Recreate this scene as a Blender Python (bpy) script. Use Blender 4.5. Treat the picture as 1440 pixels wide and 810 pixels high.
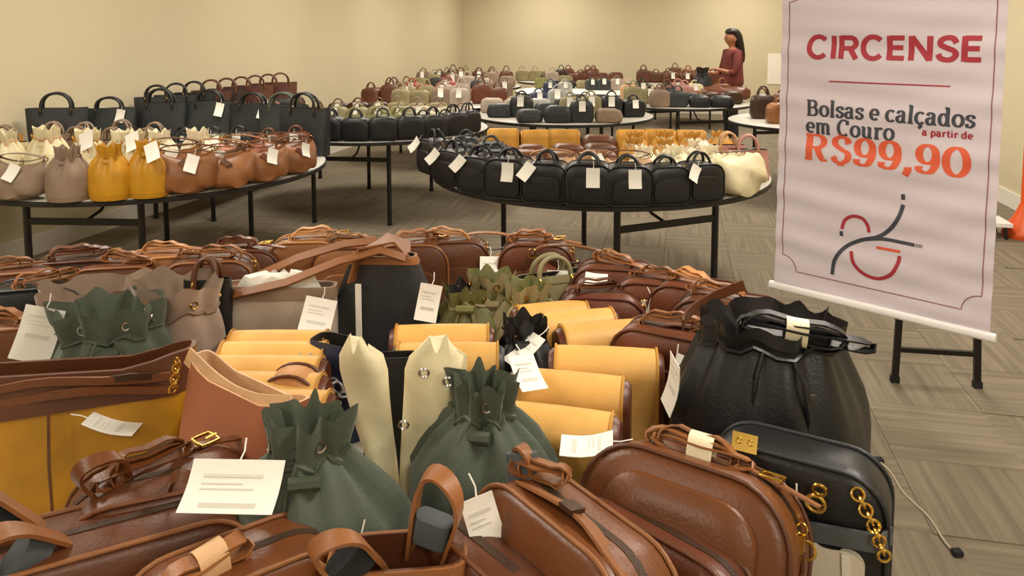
import bpy, math, random
from mathutils import Vector, Matrix, Euler
R = math.radians
PI = math.pi
random.seed(7)
for o in list(bpy.data.objects): bpy.data.objects.remove(o)
SC = bpy.context.scene
COL = SC.collection

# ------------------------------------------------------------------ camera
F = 1084.0; PX, PY = 720.0, 142.0; PITCH = R(5.0); CAMZ = 1.6
cam = bpy.data.cameras.new('camera'); camo = bpy.data.objects.new('camera', cam); COL.objects.link(camo)
cam.sensor_fit = 'HORIZONTAL'; cam.sensor_width = 36.0; cam.lens = 36.0 * F / 1440.0
cam.shift_y = -(405.0 - PY) / 1440.0
cam.clip_start = 0.05; cam.clip_end = 100
camo.location = (0, 0, CAMZ); camo.rotation_euler = (R(90) - PITCH, 0, 0)
SC.camera = camo

# ------------------------------------------------------------------ world, exposure, ceiling lights
VS = SC.view_settings
VS.view_transform = 'Standard'; VS.look = 'None'; VS.gamma = 1.0; VS.use_curve_mapping = False
VS.exposure = 0.0
W = bpy.data.worlds.new('world'); SC.world = W; W.use_nodes = True
W.node_tree.nodes['Background'].inputs[0].default_value = (0.9, 0.8, 0.65, 1)
W.node_tree.nodes['Background'].inputs[1].default_value = 0.05
# room frame: corner, e1 along the back wall, e2 along the left wall towards the camera
CX, CY = -1.07, 16.5
RA = math.atan2(0.2146, 0.9767)
E1 = Vector((math.cos(RA), -math.sin(RA))); E2 = Vector((-math.sin(RA), -math.cos(RA)))
RW, RL, RH = 7.6, 19.5, 3.0
def rm(u, v, z=0.0):
    p = Vector((CX, CY)) + E1 * u + E2 * v
    return Vector((p.x, p.y, z))
LIGHT_W = 58.0
LIGHT_SPOTS = [(u, v) for v in (1.6, 4.8, 8.0, 11.2, 14.4, 17.6) for u in (1.9, 5.7)]
for (u, v) in LIGHT_SPOTS:
    l = bpy.data.lights.new('ceiling_lamp_light', 'AREA'); l.shape = 'RECTANGLE'; l.size = 0.55; l.size_y = 1.15
    l.energy = LIGHT_W; l.color = (1.0, 0.92, 0.80)
    lo = bpy.data.objects.new('ceiling_lamp_light', l); COL.objects.link(lo)
    lo.location = rm(u, v, RH - 0.05); lo.rotation_euler = (0, 0, -RA)

# ------------------------------------------------------------------ helpers
def ray(px, py):
    d = Vector(((px - PX) / F, (PY - py) / F, -1.0))
    return Euler((R(90) - PITCH, 0, 0)).to_matrix() @ d
def hit(px, py, z):
    d = ray(px, py); k = (z - CAMZ) / d.z
    return Vector((d.x * k, d.y * k, z))
def hity(px, py, y):
    d = ray(px, py); k = y / d.y
    return Vector((d.x * k, y, CAMZ + d.z * k))

def lin(h):
    h = h.lstrip('#'); c = [int(h[i:i + 2], 16) / 255 for i in (0, 2, 4)]
    return [x / 12.92 if x <= 0.04045 else ((x + 0.055) / 1.055) ** 2.4 for x in c]

MATS = {}
def mat(name, col, rough=0.5, bump=0.15, bscale=180, var=0.18, vscale=9, metal=0.0, sheen=0.0, spec=0.5):
    m = bpy.data.materials.new(name); m.use_nodes = True; nt = m.node_tree; b = nt.nodes['Principled BSDF']
    c = lin(col)
    tc = nt.nodes.new('ShaderNodeTexCoord')
    if var:
        n = nt.nodes.new('ShaderNodeTexNoise'); n.inputs['Scale'].default_value = vscale; n.inputs['Detail'].default_value = 4
        nt.links.new(tc.outputs['Object'], n.inputs['Vector'])
        r = nt.nodes.new('ShaderNodeValToRGB'); nt.links.new(n.outputs['Fac'], r.inputs['Fac'])
        r.color_ramp.elements[0].position = 0.3; r.color_ramp.elements[1].position = 0.7
        r.color_ramp.elements[0].color = [x * (1 - var) for x in c] + [1]
        r.color_ramp.elements[1].color = [min(1, x * (1 + var)) for x in c] + [1]
        oi = nt.nodes.new('ShaderNodeObjectInfo')
        hs = nt.nodes.new('ShaderNodeHueSaturation')
        mr = nt.nodes.new('ShaderNodeMapRange'); mr.inputs['To Min'].default_value = 0.9; mr.inputs['To Max'].default_value = 1.1
        nt.links.new(oi.outputs['Random'], mr.inputs['Value']); nt.links.new(mr.outputs['Result'], hs.inputs['Value'])
        nt.links.new(r.outputs['Color'], hs.inputs['Color']); nt.links.new(hs.outputs['Color'], b.inputs['Base Color'])
    else:
        b.inputs['Base Color'].default_value = c + [1]
    b.inputs['Roughness'].default_value = rough; b.inputs['Metallic'].default_value = metal
    b.inputs['Specular IOR Level'].default_value = spec
    if sheen: b.inputs['Sheen Weight'].default_value = sheen
    if bump:
        n2 = nt.nodes.new('ShaderNodeTexNoise'); n2.inputs['Scale'].default_value = bscale; n2.inputs['Detail'].default_value = 3
        nt.links.new(tc.outputs['Object'], n2.inputs['Vector'])
        bp = nt.nodes.new('ShaderNodeBump'); bp.inputs['Strength'].default_value = bump; bp.inputs['Distance'].default_value = 0.004
        nt.links.new(n2.outputs['Fac'], bp.inputs['Height']); nt.links.new(bp.outputs['Normal'], b.inputs['Normal'])
    MATS[name] = m
    return m
for nm, c, ro in [('cognac', '693b1b', .38), ('terracotta', '9c5c3e', .5), ('tan', '8b5830', .45), ('camel', 'b98350', .5),
                  ('brown', '5c331d', .42), ('darkbrown', '38200f', .4), ('redbrown', '653520', .4), ('burgundy', '5a2620', .5),
                  ('mustard', 'b98414', .5), ('honey', 'c08b34', .5), ('yellow', 'dba95a', .5), ('cream', 'ddd2ac', .5), ('ivory', 'e8dfc4', .5),
                  ('black', '151617', .42), ('charcoal', '26292b', .45), ('navy', '2a3450', .5), ('pink', 'b88579', .5),
                  ('red', '9c4632', .5), ('green', '474f40', .6), ('olive', '6d6c3a', .6), ('khaki', '8f845f', .6),
                  ('taupe', '86715f', .7), ('greige', 'a8998a', .7), ('grey', '5a5f62', .6), ('silver', 'a9a9a4', .4), ('slate', '2d3231', .5), ('nude', 'cfa67c', .5)]:
    mat(nm, c, ro)
mat('suede', '9a8475', .9, .3, 300, sheen=.4); mat('canvasgreen', '4e574a', .75, .25, 260, sheen=.15)
mat('gold', 'd8b25c', .25, 0, metal=1.0, var=0); mat('brass', 'b58b45', .3, 0, metal=1.0, var=0)
mat('steel', 'b8b8b4', .3, 0, metal=1.0, var=0)
mat('paper', 'f2efe6', .7, .02, 40, var=.02); mat('print', 'd3d0c6', .8, 0, var=0)
mat('plastic', 'e9dfbf', .35, 0, var=.03); mat('foam', '4f5558', .85, .1, 300, var=.08); mat('foamblack', '1b1d1f', .85, .1, 300, var=.08)
mat('lining', '1a1310', .9, .1, var=.1); mat('teeth', '3d2817', .45, .4, 600, metal=.2, var=.1)
mat('tabletop', 'b7b3aa', .45, .02, 80, var=.05); mat('tableedge', '17130f', .5, 0, var=0); mat('blackmetal', '0e0c0b', .4, .05, 200, var=.1)
mat('wallpaint', 'cfc3a4', .85, .03, 250, var=.02, vscale=1.5); mat('baseboard', 'e6e1d6', .5, .02, 60, var=.02)
mat('ceilingpaint', 'e8e4d8', .9, .05, 200, var=.02); mat('fixture', 'dddddd', .5, 0, var=0)
mat('bannercloth', 'dacfd8', .6, .03, 400, var=.015, vscale=3); mat('whiteplastic', 'f1eeee', .35, 0, var=0)
mat('inkred', 'a8313f', .6, 0, var=0); mat('inkorange', 'e0603f', .6, 0, var=0); mat('inkdark', '40424c', .6, 0, var=0); mat('inkborder', '94636b', .6, 0, var=0)
mat('inkgrey', '8a8488', .6, 0, var=0)
mat('skin', 'a8714f', .5, .05, 200, var=.05); mat('hair', '1d130e', .5, .3, 90, var=.2); mat('blouse', '6e2f2c', .8, .2, 120, var=.15); mat('trousers', '22232a', .8, .1, 120)
mat('orange', 'dd5a20', .4, .03, 100, var=.04); mat('cable', 'b9ad98', .5, 0, var=0)
def cow():
    m = mat('cowhide', 'ded7c6', .7, .3, 300, var=.0); nt = m.node_tree; b = nt.nodes['Principled BSDF']
    tc = nt.nodes.new('ShaderNodeTexCoord'); n = nt.nodes.new('ShaderNodeTexNoise'); n.inputs['Scale'].default_value = 14; n.inputs['Detail'].default_value = 1
    nt.links.new(tc.outputs['Object'], n.inputs['Vector']); r = nt.nodes.new('ShaderNodeValToRGB'); r.color_ramp.interpolation = 'CONSTANT'
    r.color_ramp.elements[0].color = (*lin('ded7c6'), 1); r.color_ramp.elements[1].color = (*lin('121110'), 1); r.color_ramp.elements[1].position = .5
    nt.links.new(n.outputs['Fac'], r.inputs['Fac']); nt.links.new(r.outputs['Color'], b.inputs['Base Color'])
cow()
def carpet(name, checker):
    m = bpy.data.materials.new(name); m.use_nodes = True; nt = m.node_tree; b = nt.nodes['Principled BSDF']; L = nt.links.new
    tc = nt.nodes.new('ShaderNodeTexCoord'); src = tc.outputs['Object']
    oi = nt.nodes.new('ShaderNodeObjectInfo')
    if checker:      # swap x and y on every other tile
        ck = nt.nodes.new('ShaderNodeTexChecker'); ck.inputs['Scale'].default_value = 1 / TILE; L(src, ck.inputs['Vector'])
        sp = nt.nodes.new('ShaderNodeSeparateXYZ'); L(src, sp.inputs[0])
        cb = nt.nodes.new('ShaderNodeCombineXYZ'); L(sp.outputs['Y'], cb.inputs['X']); L(sp.outputs['X'], cb.inputs['Y'])
        mx = nt.nodes.new('ShaderNodeMix'); mx.data_type = 'VECTOR'; L(ck.outputs['Fac'], mx.inputs['Factor']); L(src, mx.inputs[4]); L(cb.outputs[0], mx.inputs[5])
        src = mx.outputs[1]
    ad = nt.nodes.new('ShaderNodeVectorMath'); ad.operation = 'ADD'; L(src, ad.inputs[0]); L(oi.outputs['Random'], ad.inputs[1])
    mp = nt.nodes.new('ShaderNodeMapping'); mp.inputs['Scale'].default_value = (42, 1.6, 1); L(ad.outputs[0], mp.inputs['Vector'])
    n = nt.nodes.new('ShaderNodeTexNoise'); n.inputs['Scale'].default_value = 1.0; n.inputs['Detail'].default_value = 3; L(mp.outputs[0], n.inputs['Vector'])
    r = nt.nodes.new('ShaderNodeValToRGB'); L(n.outputs['Fac'], r.inputs['Fac'])
    r.color_ramp.elements[0].position = .36; r.color_ramp.elements[1].position = .68
    r.color_ramp.elements[0].color = (*lin('786e60'), 1); r.color_ramp.elements[1].color = (*lin('8d8371'), 1)
    L(r.outputs['Color'], b.inputs['Base Color']); b.inputs['Roughness'].default_value = .95; b.inputs['Specular IOR Level'].default_value = .15
    n2 = nt.nodes.new('ShaderNodeTexNoise'); n2.inputs['Scale'].default_value = 500; L(tc.outputs['Object'], n2.inputs['Vector'])
    bp = nt.nodes.new('ShaderNodeBump'); bp.inputs['Strength'].default_value = .4; bp.inputs['Distance'].default_value = .004; L(n2.outputs['Fac'], bp.inputs['Height']); L(bp.outputs[0], b.inputs['Normal'])
    MATS[name] = m
TILE = 0.457
carpet('carpet', False); carpet('carpetfar', True)

def mk(name, verts, faces, mt='paper', smooth=True, sharp=35):
    me = bpy.data.meshes.new(name); me.from_pydata([tuple(v) for v in verts], [], faces); me.update()
    me.materials.append(MATS[mt])
    if smooth:
        me.polygons.foreach_set('use_smooth', [True] * len(me.polygons))
        me.set_sharp_from_angle(angle=R(sharp))
    return me
def ob(name, me, parent=None, mt=None, loc=(0, 0, 0), rot=(0, 0, 0)):
    o = bpy.data.objects.new(name, me); COL.objects.link(o); o.location = loc; o.rotation_euler = rot
    if parent: o.parent = parent
    if mt and me is not None:
        o.material_slots[0].link = 'OBJECT'; o.material_slots[0].material = MATS[mt]
    return o
def tag(o, label, cat, group=None):
    o['label'] = label; o['category'] = cat
    if group: o['group'] = group
    return o
def emp(name, loc, rot=(0, 0, 0)):
    o = bpy.data.objects.new(name, None); COL.objects.link(o); o.location = loc; o.rotation_euler = rot; o.empty_display_size = .05
    return o
class G:
    """geometry collector"""
    def __init__(s): s.v = []; s.f = []
    def add(s, v, f):
        n = len(s.v); s.v += [Vector(p) for p in v]; s.f += [tuple(i + n for i in q) for q in f]; return s
    def box(s, x0, x1, y0, y1, z0, z1):
        v = [(x, y, z) for x in (x0, x1) for y in (y0, y1) for z in (z0, z1)]
        return s.add(v, [(0, 1, 3, 2), (4, 6, 7, 5), (0, 4, 5, 1), (2, 3, 7, 6), (0, 2, 6, 4), (1, 5, 7, 3)])
    def loft(s, rings, cap0=True, cap1=True, closed=True):
        n = len(rings[0]); v = [p for r in rings for p in r]; f = []
        m = n if closed else n - 1
        for k in range(len(rings) - 1):
            for i in range(m):
                j = (i + 1) % n
                f.append((k * n + i, k * n + j, (k + 1) * n + j, (k + 1) * n + i))
        if cap0: f.append(tuple(range(n))[::-1])
        if cap1: f.append(tuple((len(rings) - 1) * n + i for i in range(n)))
        return s.add(v, f)
    def tube(s, path, r, n=6, closed=False):
        path = [Vector(p) for p in path]; rings = []; N = len(path); up = None
        for i, p in enumerate(path):
            a = path[(i - 1) % N] if (closed or i) else p; b = path[(i + 1) % N] if (closed or i < N - 1) else p
            t = (b - a).normalized()
            if up is None: up = Vector((0, 0, 1)) if abs(t.z) < .9 else Vector((1, 0, 0))
            sx = t.cross(up)
            if sx.length < 1e-4: sx = t.cross(Vector((0, 1, 0)))
            sx.normalize(); up = sx.cross(t).normalized()
            rr = r[i] if isinstance(r, (list, tuple)) else r
            rings.append([p + (sx * math.cos(2 * PI * k / n) + up * math.sin(2 * PI * k / n)) * rr for k in range(n)])
        if closed: rings.append(rings[0]); return s.loft(rings, False, False)
        return s.loft(rings)
    def strap(s, path, wv, w, t, closed=False):
        path = [Vector(p) for p in path]; N = len(path); rings = []
        for i, p in enumerate(path):
            a = path[(i - 1) % N] if (closed or i) else p; b = path[(i + 1) % N] if (closed or i < N - 1) else p
            tg = (b - a).normalized(); wd = Vector(wv[i] if isinstance(wv, list) else wv)
            wd = (wd - tg * wd.dot(tg)).normalized(); nn = tg.cross(wd).normalized()
            rings.append([p + wd * (w / 2) * sa + nn * (t / 2) * sb for sa, sb in ((-1, -1), (1, -1), (1, 1), (-1, 1))])
        if closed: rings.append(rings[0]); return s.loft(rings, False, False)
        return s.loft(rings)
    def torus(s, c, ax, r, rr, n=14, m=6, sx=1, sy=1):
        ax = Vector(ax).normalized(); q = ax.to_track_quat('Z', 'Y'); c = Vector(c)
        return s.tube([c + q @ Vector((math.cos(2 * PI * k / n) * r * sx, math.sin(2 * PI * k / n) * r * sy, 0)) for k in range(n)], rr, m, True)
    def disc(s, c, r, h, n=24):
        return s.loft([[(c[0] + r * math.cos(2 * PI * k / n), c[1] + r * math.sin(2 * PI * k / n), c[2] + z) for k in range(n)] for z in (0, h)])
    def move(s, M):
        s.v = [M @ p for p in s.v]; return s
    def mesh(s, name, mt, smooth=True, sharp=35): return mk(name, s.v, s.f, mt, smooth, sharp)

def outline(w, h, rt, rb, n=6):
    pts = []
    for (cx, cz, r, a0) in ((w / 2 - rb, rb, rb, -90), (w / 2 - rt, h - rt, rt, 0), (-w / 2 + rt, h - rt, rt, 90), (-w / 2 + rb, rb, rb, 180)):
        for k in range(n + 1):
            a = R(a0 + 90 * k / n); pts.append((cx + r * math.cos(a), cz + r * math.sin(a)))
    return pts
def wob(p, seed, amp, fr=18):
    x, y, z = p; s = seed * 1.7
    return amp * (math.sin(fr * x + s + 3 * math.sin(fr * .6 * z + s)) + math.sin(fr * 1.3 * z + 2 * s + 2 * math.sin(fr * .7 * x)) + .6 * math.sin(fr * 2.1 * (x + z) + s)) / 2.6

# ------------------------------------------------------------------ kits: lists of (part name, mesh, material role, parent part index or None)
def tag_part(kit, at, rot=(0, 0, 0), w=.052, h=.085, role='paper', prints=True):
    g = G(); n = 5
    rings = []
    for k in range(n + 1):
        z = -h * k / n; b = .006 * math.sin(PI * k / n)
        rings.append([(-w / 2, b, z), (w / 2, b, z), (w / 2, b - .0012, z), (-w / 2, b - .0012, z)])
    g.loft(rings)
    g.tube([(0, 0, .03), (.003, 0, .012), (0, 0, -.004)], .0012, 4)
    M = Matrix.Translation(at) @ Euler(rot).to_matrix().to_4x4()
    g.move(M); kit.append(('price_tag', g.mesh('price_tag', 'paper', True, 50), role, None)); ix = len(kit) - 1
    if prints:
        g = G()
        for (z, x0, x1, th) in ((-.02, -.35, .3, .004), (-.03, -.35, .1, .002), (-.037, -.35, .22, .002), (-.06, -.3, .3, .008)):
            if -z < h * .92:
                b = .006 * math.sin(PI * -z / h) - .0016
                g.box(x0 * w, x1 * w, b - .0004, b, z - th / 2, z + th / 2)
        g.move(M); kit.append(('printed_lines', g.mesh('printed_lines', 'print', False), 'print', ix))
    return kit

def kit_box(w=.28, h=.22, t=.11, rt=.07, rb=.035, n=5, pocket=True, zipper=True, rings=True, handle=0, tagp=None, piping=True, wr=.002, pk=.6):
    kit = []; o2 = outline(w, h, rt, rb, n)
    def ring(y, ins, sc=1.0):
        out = []
        for x, z in o2:
            X = x * (w - 2 * ins) / w * sc; Z = h / 2 + (z - h / 2) * (h - 2 * ins) / h * sc
            d = wob((X, y, Z), w * 100, wr, 22); out.append((X, y + (d if sc < 1 else 0), Z + (d if z > h * .3 else 0)))
        return out
    rr = [ring(-t / 2 - .010, 0, .25), ring(-t / 2 - .009, 0, .6), ring(-t / 2 - .005, 0, .9), ring(-t / 2, .004), ring(-t / 2 + .008, 0), ring(-t * .2, -.002), ring(t * .2, -.002),
          ring(t / 2 - .008, 0), ring(t / 2, .004), ring(t / 2 + .005, 0, .9), ring(t / 2 + .009, 0, .6), ring(t / 2 + .01, 0, .25)]
    g = G(); g.loft(rr); kit.append(('body', g.mesh('bag_body', 'cognac', True, 60), 'main', None))
    if piping:
        for s in (-1, 1):
            g = G(); g.tube([(x * 1.005, s * (t / 2 - .001), z) for x, z in o2], .0038, 5, True)
            kit.append(('piping', g.mesh('piping', 'brown', True, 80), 'trim', None))
    if pocket:
        po = outline(w * .74, h * pk, min(rt, h * .28) * .8, rb * .9, n); g = G()
        def pr(y, sc): return [(x * sc, y, h * .1 + h * pk / 2 + (z - h * pk / 2) * sc) for x, z in po]
        g.loft([pr(-t / 2 - .0, 1), pr(-t / 2 - .013, 1), pr(-t / 2 - .017, .97), pr(-t / 2 - .02, .6), pr(-t / 2 - .02, .2)])
        kit.append(('front_pocket', g.mesh('front_pocket', 'cognac', True, 50), 'main', None))
    if zipper:
        top = [p for p in o2 if p[1] > h * .55]; g = G(); g.strap([(x * 1.003, 0, z + .0015) for x, z in top], (0, 1, 0), .013, .003)
        kit.append(('zipper', g.mesh('zipper', 'teeth', True), 'zip', None)); ix = len(kit) - 1
        x, z = top[2]; g = G(); g.torus((x + .006, -.004, z + .004), (0, 1, 0), .007, .0016, 10, 4); g.box(x + .004, x + .012, -.008, -.004, z - .035, z - .004)
        kit.append(('zip_pull', g.mesh('zip_pull', 'gold', True), 'metal', ix))
    if rings:
        for s in (-1, 1):
            g = G(); g.strap([(s * (w / 2 - .002), 0, h * .5), (s * (w / 2 + .006), 0, h * .62), (s * (w / 2 + .004), 0, h * .70)], (0, 1, 0), .02, .004)
            kit.append(('side_tab', g.mesh('side_tab', 'brown'), 'trim', None)); ix = len(kit) - 1
            g = G(); g.torus((s * (w / 2 + .006), 0, h * .72), (0, 1, 0), .011, .002, 12, 5)
            kit.append(('ring', g.mesh('ring', 'gold'), 'metal', ix))
    if handle:
        for s in (-1, 1):
            a = w * .22; N = 14; g = G()
            path = [(a * math.cos(PI - PI * k / N) * (1.0), s * (t * .28 - .4 * 0) - s * .02 * math.sin(PI * k / N), h - .01 + handle * math.sin(PI * k / N)) for k in range(N + 1)]
            g.tube(path, .0065, 6); kit.append(('handle', g.mesh('handle', 'brown', True, 80), 'trim', None))
    if tagp: tag_part(kit, *tagp)
    return kit

def kit_bucket(rx=.13, ry=.10, h=.30, folds=9, seed=1, neck=.80, gather=.46, flare=.56, amp=.2, eyelets=8, cordc='trim', tagp=None, wide=1.0, toggle=True, band=True):
    rnd = random.Random(seed); N = 72; kit = []
    ph = [rnd.uniform(0, 6.28) for _ in range(4)]
    def fold(a): return .6 * math.sin(folds * a + ph[0]) + .35 * math.sin((folds + 4) * a + ph[1]) + .3 * math.sin((folds // 2 + 1) * a + ph[2])
    def rad(f):
        pts = [(0, .94), (.04, .99), (.25, 1.04), (.5, 1.0 * wide), (neck - .1, (gather + 1) / 2 * wide), (neck, gather), (neck + .05, gather * 1.06), (1, flare)]
        for (a, x), (b, y) in zip(pts, pts[1:]):
            if f <= b: k = (f - a) / (b - a); k = k * k * (3 - 2 * k); return x + (y - x) * k
        return flare
    def ring(f, off=0.0, zz=None):
        r0 = rad(f); k = max(0, (f - .18) / (neck - .18)); k = min(1, k) ** 1.4; out = []
        for i in range(N):
            a = 2 * PI * i / N; r = r0 * (1 + amp * k * fold(a)) + off
            x = rx * r * math.cos(a); y = ry * r * math.sin(a); z = h * f if zz is None else zz
            d = wob((x * 1.5, y, z), seed, .006 * k, 26)
            out.append((x + d, y + d * .7, z + (0 if f < .1 else .012 * k * fold(a * 1.0 + 1)) ))
        return out
    fs = [0, .015, .05, .12, .2, .3, .4, .5, .6, .68, neck - .04, neck, neck + .04, .93, 1.0]
    rr = [[(x * .96, y * .96, z) for x, y, z in ring(0)]] + [ring(f) for f in fs]
    g = G(); g.loft(rr, True, False); kit.append(('body', g.mesh('bag_body', 'green', True, 75), 'main', None))
    g = G(); g.loft([ring(1.0, -.005), ring(.95, -.05), ring(neck, -.12), [(x * .5, y * .5, h * .6) for x, y, z in ring(.6)]], False, True)
    kit.append(('lining', g.mesh('lining', 'lining'), 'lining', None))
    if band: g = G(); b = ring(.0, .02); g.loft([[(x, y, .0) for x, y, z in b], [(x, y, h * .10) for x, y, z in ring(.1, .015)], [(x * .97, y * .97, h * .105) for x, y, z in ring(.1)]], True, False)
    if band: kit.append(('base_band', g.mesh('base_band', 'green'), 'main', None))
    nk = ring(neck, .03); g = G(); g.tube([nk[i] for i in range(0, N, 2)], .0045, 5, True)
    for s in (-1, 1):
        p = nk[int(N * .75) + s * 2]; g.tube([p, (p[0] + s * .012, p[1] - .018, p[2] - .03), (p[0] + s * .02, p[1] - .02, p[2] - .09), (p[0] + s * .016, p[1] - .022, p[2] - .14)], .004, 5)
    kit.append(('drawstring', g.mesh('drawstring', 'brown'), cordc, None)); ix = len(kit) - 1
    if toggle:
        p = nk[int(N * .75)]; g = G(); g.tube([(p[0] - .022, p[1] - .014, p[2] - .012), (p[0] + .022, p[1] - .014, p[2] - .012)], .011, 8)
        kit.append(('toggle', g.mesh('toggle', 'plastic'), 'toggle', ix))
    for k in range(eyelets):
        i = int(N * (k + .5) / eyelets); p = Vector(ring(neck + .07, .02)[i]); nrm = Vector((p.x, p.y, 0))
        g = G(); g.torus(p, nrm, .008, .002, 10, 4); kit.append(('eyelet', g.mesh('eyelet', 'gold'), 'metal', None))
    if tagp: tag_part(kit, *tagp)
    return kit

def kit_roll(w=.24, h=.21, t=.085, tagp=None):
    kit = []; rad = t / 2; N = 12
    def prof(r, z0f, z0b): return [(-r, z0f)] + [(-r * math.cos(PI * k / N), h - rad + r * math.sin(PI * k / N)) for k in range(N + 1)] + [(r, z0b)]
    def sec(x, sc=1.0): return [(x, y * sc, z) for y, z in prof(rad - .003, 0, 0)]
    g = G(); g.loft([[(x, y * .9, h / 2 + (z - h / 2) * .94) for x, y, z in sec(-w / 2)], sec(-w / 2 + .008), sec(0, 1.04), sec(w / 2 - .008), [(x, y * .9, h / 2 + (z - h / 2) * .94) for x, y, z in sec(w / 2)]])
    kit.append(('body', g.mesh('bag_body', 'redbrown', True, 50), 'side', None))
    g = G(); rings = []
    for x in (-w / 2 + .012, -w / 2 + .02, -w / 4, 0, w / 4, w / 2 - .02, w / 2 - .012):
        bul = .0022 * math.cos(PI * x / w); o1 = prof(rad + .003 + bul, h * .18, h * .1); o2 = prof(rad - .001, h * .18, h * .1)
        rings.append([(x, y, z) for y, z in o1] + [(x, y, z) for y, z in o2[::-1]])
    g.loft(rings); kit.append(('flap', g.mesh('flap', 'yellow', True, 50), 'main', None)); ix = len(kit) - 1
    for s in (-1, 1):
        g = G(); g.strap([(s * (w / 2 - .014), y, z) for y, z in prof(rad + .006, h * .18, h * .1)], (1, 0, 0), .0035, .002)
        kit.append(('edge_stitching', g.mesh('edge_stitching', 'honey'), 'trim', ix))
    g = G(); g.disc((0, 0, 0), .011, .004, 12); g.move(Matrix.Translation((0, -rad - .008, h * .26)) @ Matrix.Rotation(R(90), 4, 'X')); kit.append(('clasp', g.mesh('clasp', 'gold'), 'metal', ix))
    if tagp: tag_part(kit, *tagp)
    return kit

def kit_tote(wb=.30, wt=.34, h=.28, t=.11, seed=1, handle=.14, band=.04, sl=.008, pinch=.35, lean=.0, tagp=None, hand_r=.007, dip=.0):
    kit = []; n = 24
    def ring(f, off=0.0):
        w = wb + (wt - wb) * f + 2 * off; tt = t * (1 - (1 - pinch) * f ** 1.3) + 2 * off; out = []
        for k in range(n):
            a = 2 * PI * (k + .5) / n; ca, sa = math.cos(a), math.sin(a)
            x = w / 2 * math.copysign(abs(ca) ** .35, ca); y = tt / 2 * math.copysign(abs(sa) ** .45, sa); z = h * f - dip * f * math.cos(PI * x / w)
            d = wob((x, 0, z), seed, sl * min(1, f * 3), 20); out.append((x, y + d + lean * f * f, z + d * .5 * f))
        return out
    g = G(); b0 = [(x * .95, y * .9, z) for x, y, z in ring(0)]
    g.loft([b0] + [ring(f) for f in (0, .04, .15, .3, .45, .6, .75, .9, 1)], True, False); kit.append(('body', g.mesh('bag_body', 'tan', True, 60), 'main', None))
    g = G(); g.loft([ring(1.0, .0), ring(1.0, -.004), ring(.8, -.006), ring(.35, -.012)], False, True); kit.append(('lining', g.mesh('lining', 'lining'), 'lining', None))
    if band:
        f0 = 1 - band / h; g = G(); g.loft([ring(f0, .0005), ring(f0, .0035), ring((f0 + 1) / 2, .004), ring(1.0, .0035), ring(1.0, -.001)], False, False)
        kit.append(('top_band', g.mesh('top_band', 'brown', True, 50), 'trim', None))
    if handle:
        for s in (-1, 1):
            g = G(); N = 16; a = wt * .24; y0 = s * (t * pinch / 2 + .004) + lean * .8
            path = [(-a, y0, h - .05)] + [(-a * math.cos(PI * k / N), y0 + s * -.012 * math.sin(PI * k / N) + lean * .7 * math.sin(PI * k / N), h + handle * math.sin(PI * k / N) ** .8) for k in range(N + 1)] + [(a, y0, h - .05)]
            g.tube(path, hand_r, 6); kit.append(('handle', g.mesh('handle', 'brown', True, 80), 'trim', None)); ix = len(kit) - 1
            for sx in (-1, 1):
                g = G(); g.torus((sx * a, y0 + s * .002, h - .012), (1, 0, 0), .012, .0022, 10, 4); kit.append(('ring', g.mesh('ring', 'gold'), 'metal', ix))
    if tagp: tag_part(kit, *tagp)
    return kit

def kit_hobo(w=.28, h=.2, t=.12, dip=.05, strap=.12, seed=2, tagp=None, knot=True):
    kit = []; n = 24; rings = []; M = 24
    for k in range(M + 1):
        u = -1 + 2 * k / M; x = u * w / 2; e = math.sqrt(max(.03, 1 - abs(u) ** 2.6)); zt = h - dip * (1 - u * u) ; zb = h * .32 * abs(u) ** 3
        hh = (zt - zb) * (e * .4 + .6) if abs(u) > .9 else zt - zb; ring = []
        for i in range(n):
            a = 2 * PI * i / n; y = t / 2 * e * math.copysign(abs(math.cos(a)) ** .8, math.cos(a)) * (1 - .45 * max(0, math.sin(a))); z = zb + hh * (.5 + .5 * math.copysign(abs(math.sin(a)) ** .7, math.sin(a)))
            d = wob((x, y, z), seed, .011, 27) - .022 * e * abs(math.sin(14 * x * (1 if y < 0 else -1) + 26 * z + seed)) ** .6; ring.append((x, y + d * e, z + (d if z > .03 else 0)))
        rings.append(ring)
    g = G(); g.loft(rings); kit.append(('body', g.mesh('bag_body', 'tan', True, 75), 'main', None))
    g = G(); g.strap([(x, 0, h - dip * (1 - (2 * x / w) ** 2) + .003) for x in [w * (-.42 + .84 * k / 10) for k in range(11)]], (0, 1, 0), .014, .003)
    kit.append(('zipper', g.mesh('zipper', 'teeth'), 'zip', None))
    if strap:
        g = G(); N = 16; path = [(-w * .44 * math.cos(PI * k / N), .01 * math.sin(2 * PI * k / N), h - .015 + strap * math.sin(PI * k / N) ** .9) for k in range(N + 1)]
        g.strap(path, (0, 1, 0), .022, .004); kit.append(('shoulder_strap', g.mesh('shoulder_strap', 'brown', True, 40), 'trim', None)); ix = len(kit) - 1
        for s in (-1, 1):
            g = G(); g.torus((s * w * .44, 0, h - .012), (0, 1, 0), .013, .0025, 12, 5); kit.append(('ring', g.mesh('ring', 'gold'), 'metal', ix))
    if knot:
        g = G(); g.strap([(-w * .1, -t * .34, h * .8 - dip * .5), (0, -t * .48, h * .6), (w * .02, -t * .5, h * .32)], (1, 0, 0), .03, .005); kit.append(('front_tab', g.mesh('front_tab', 'brown'), 'trim', None))
    if tagp: tag_part(kit, *tagp)
    return kit

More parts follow.
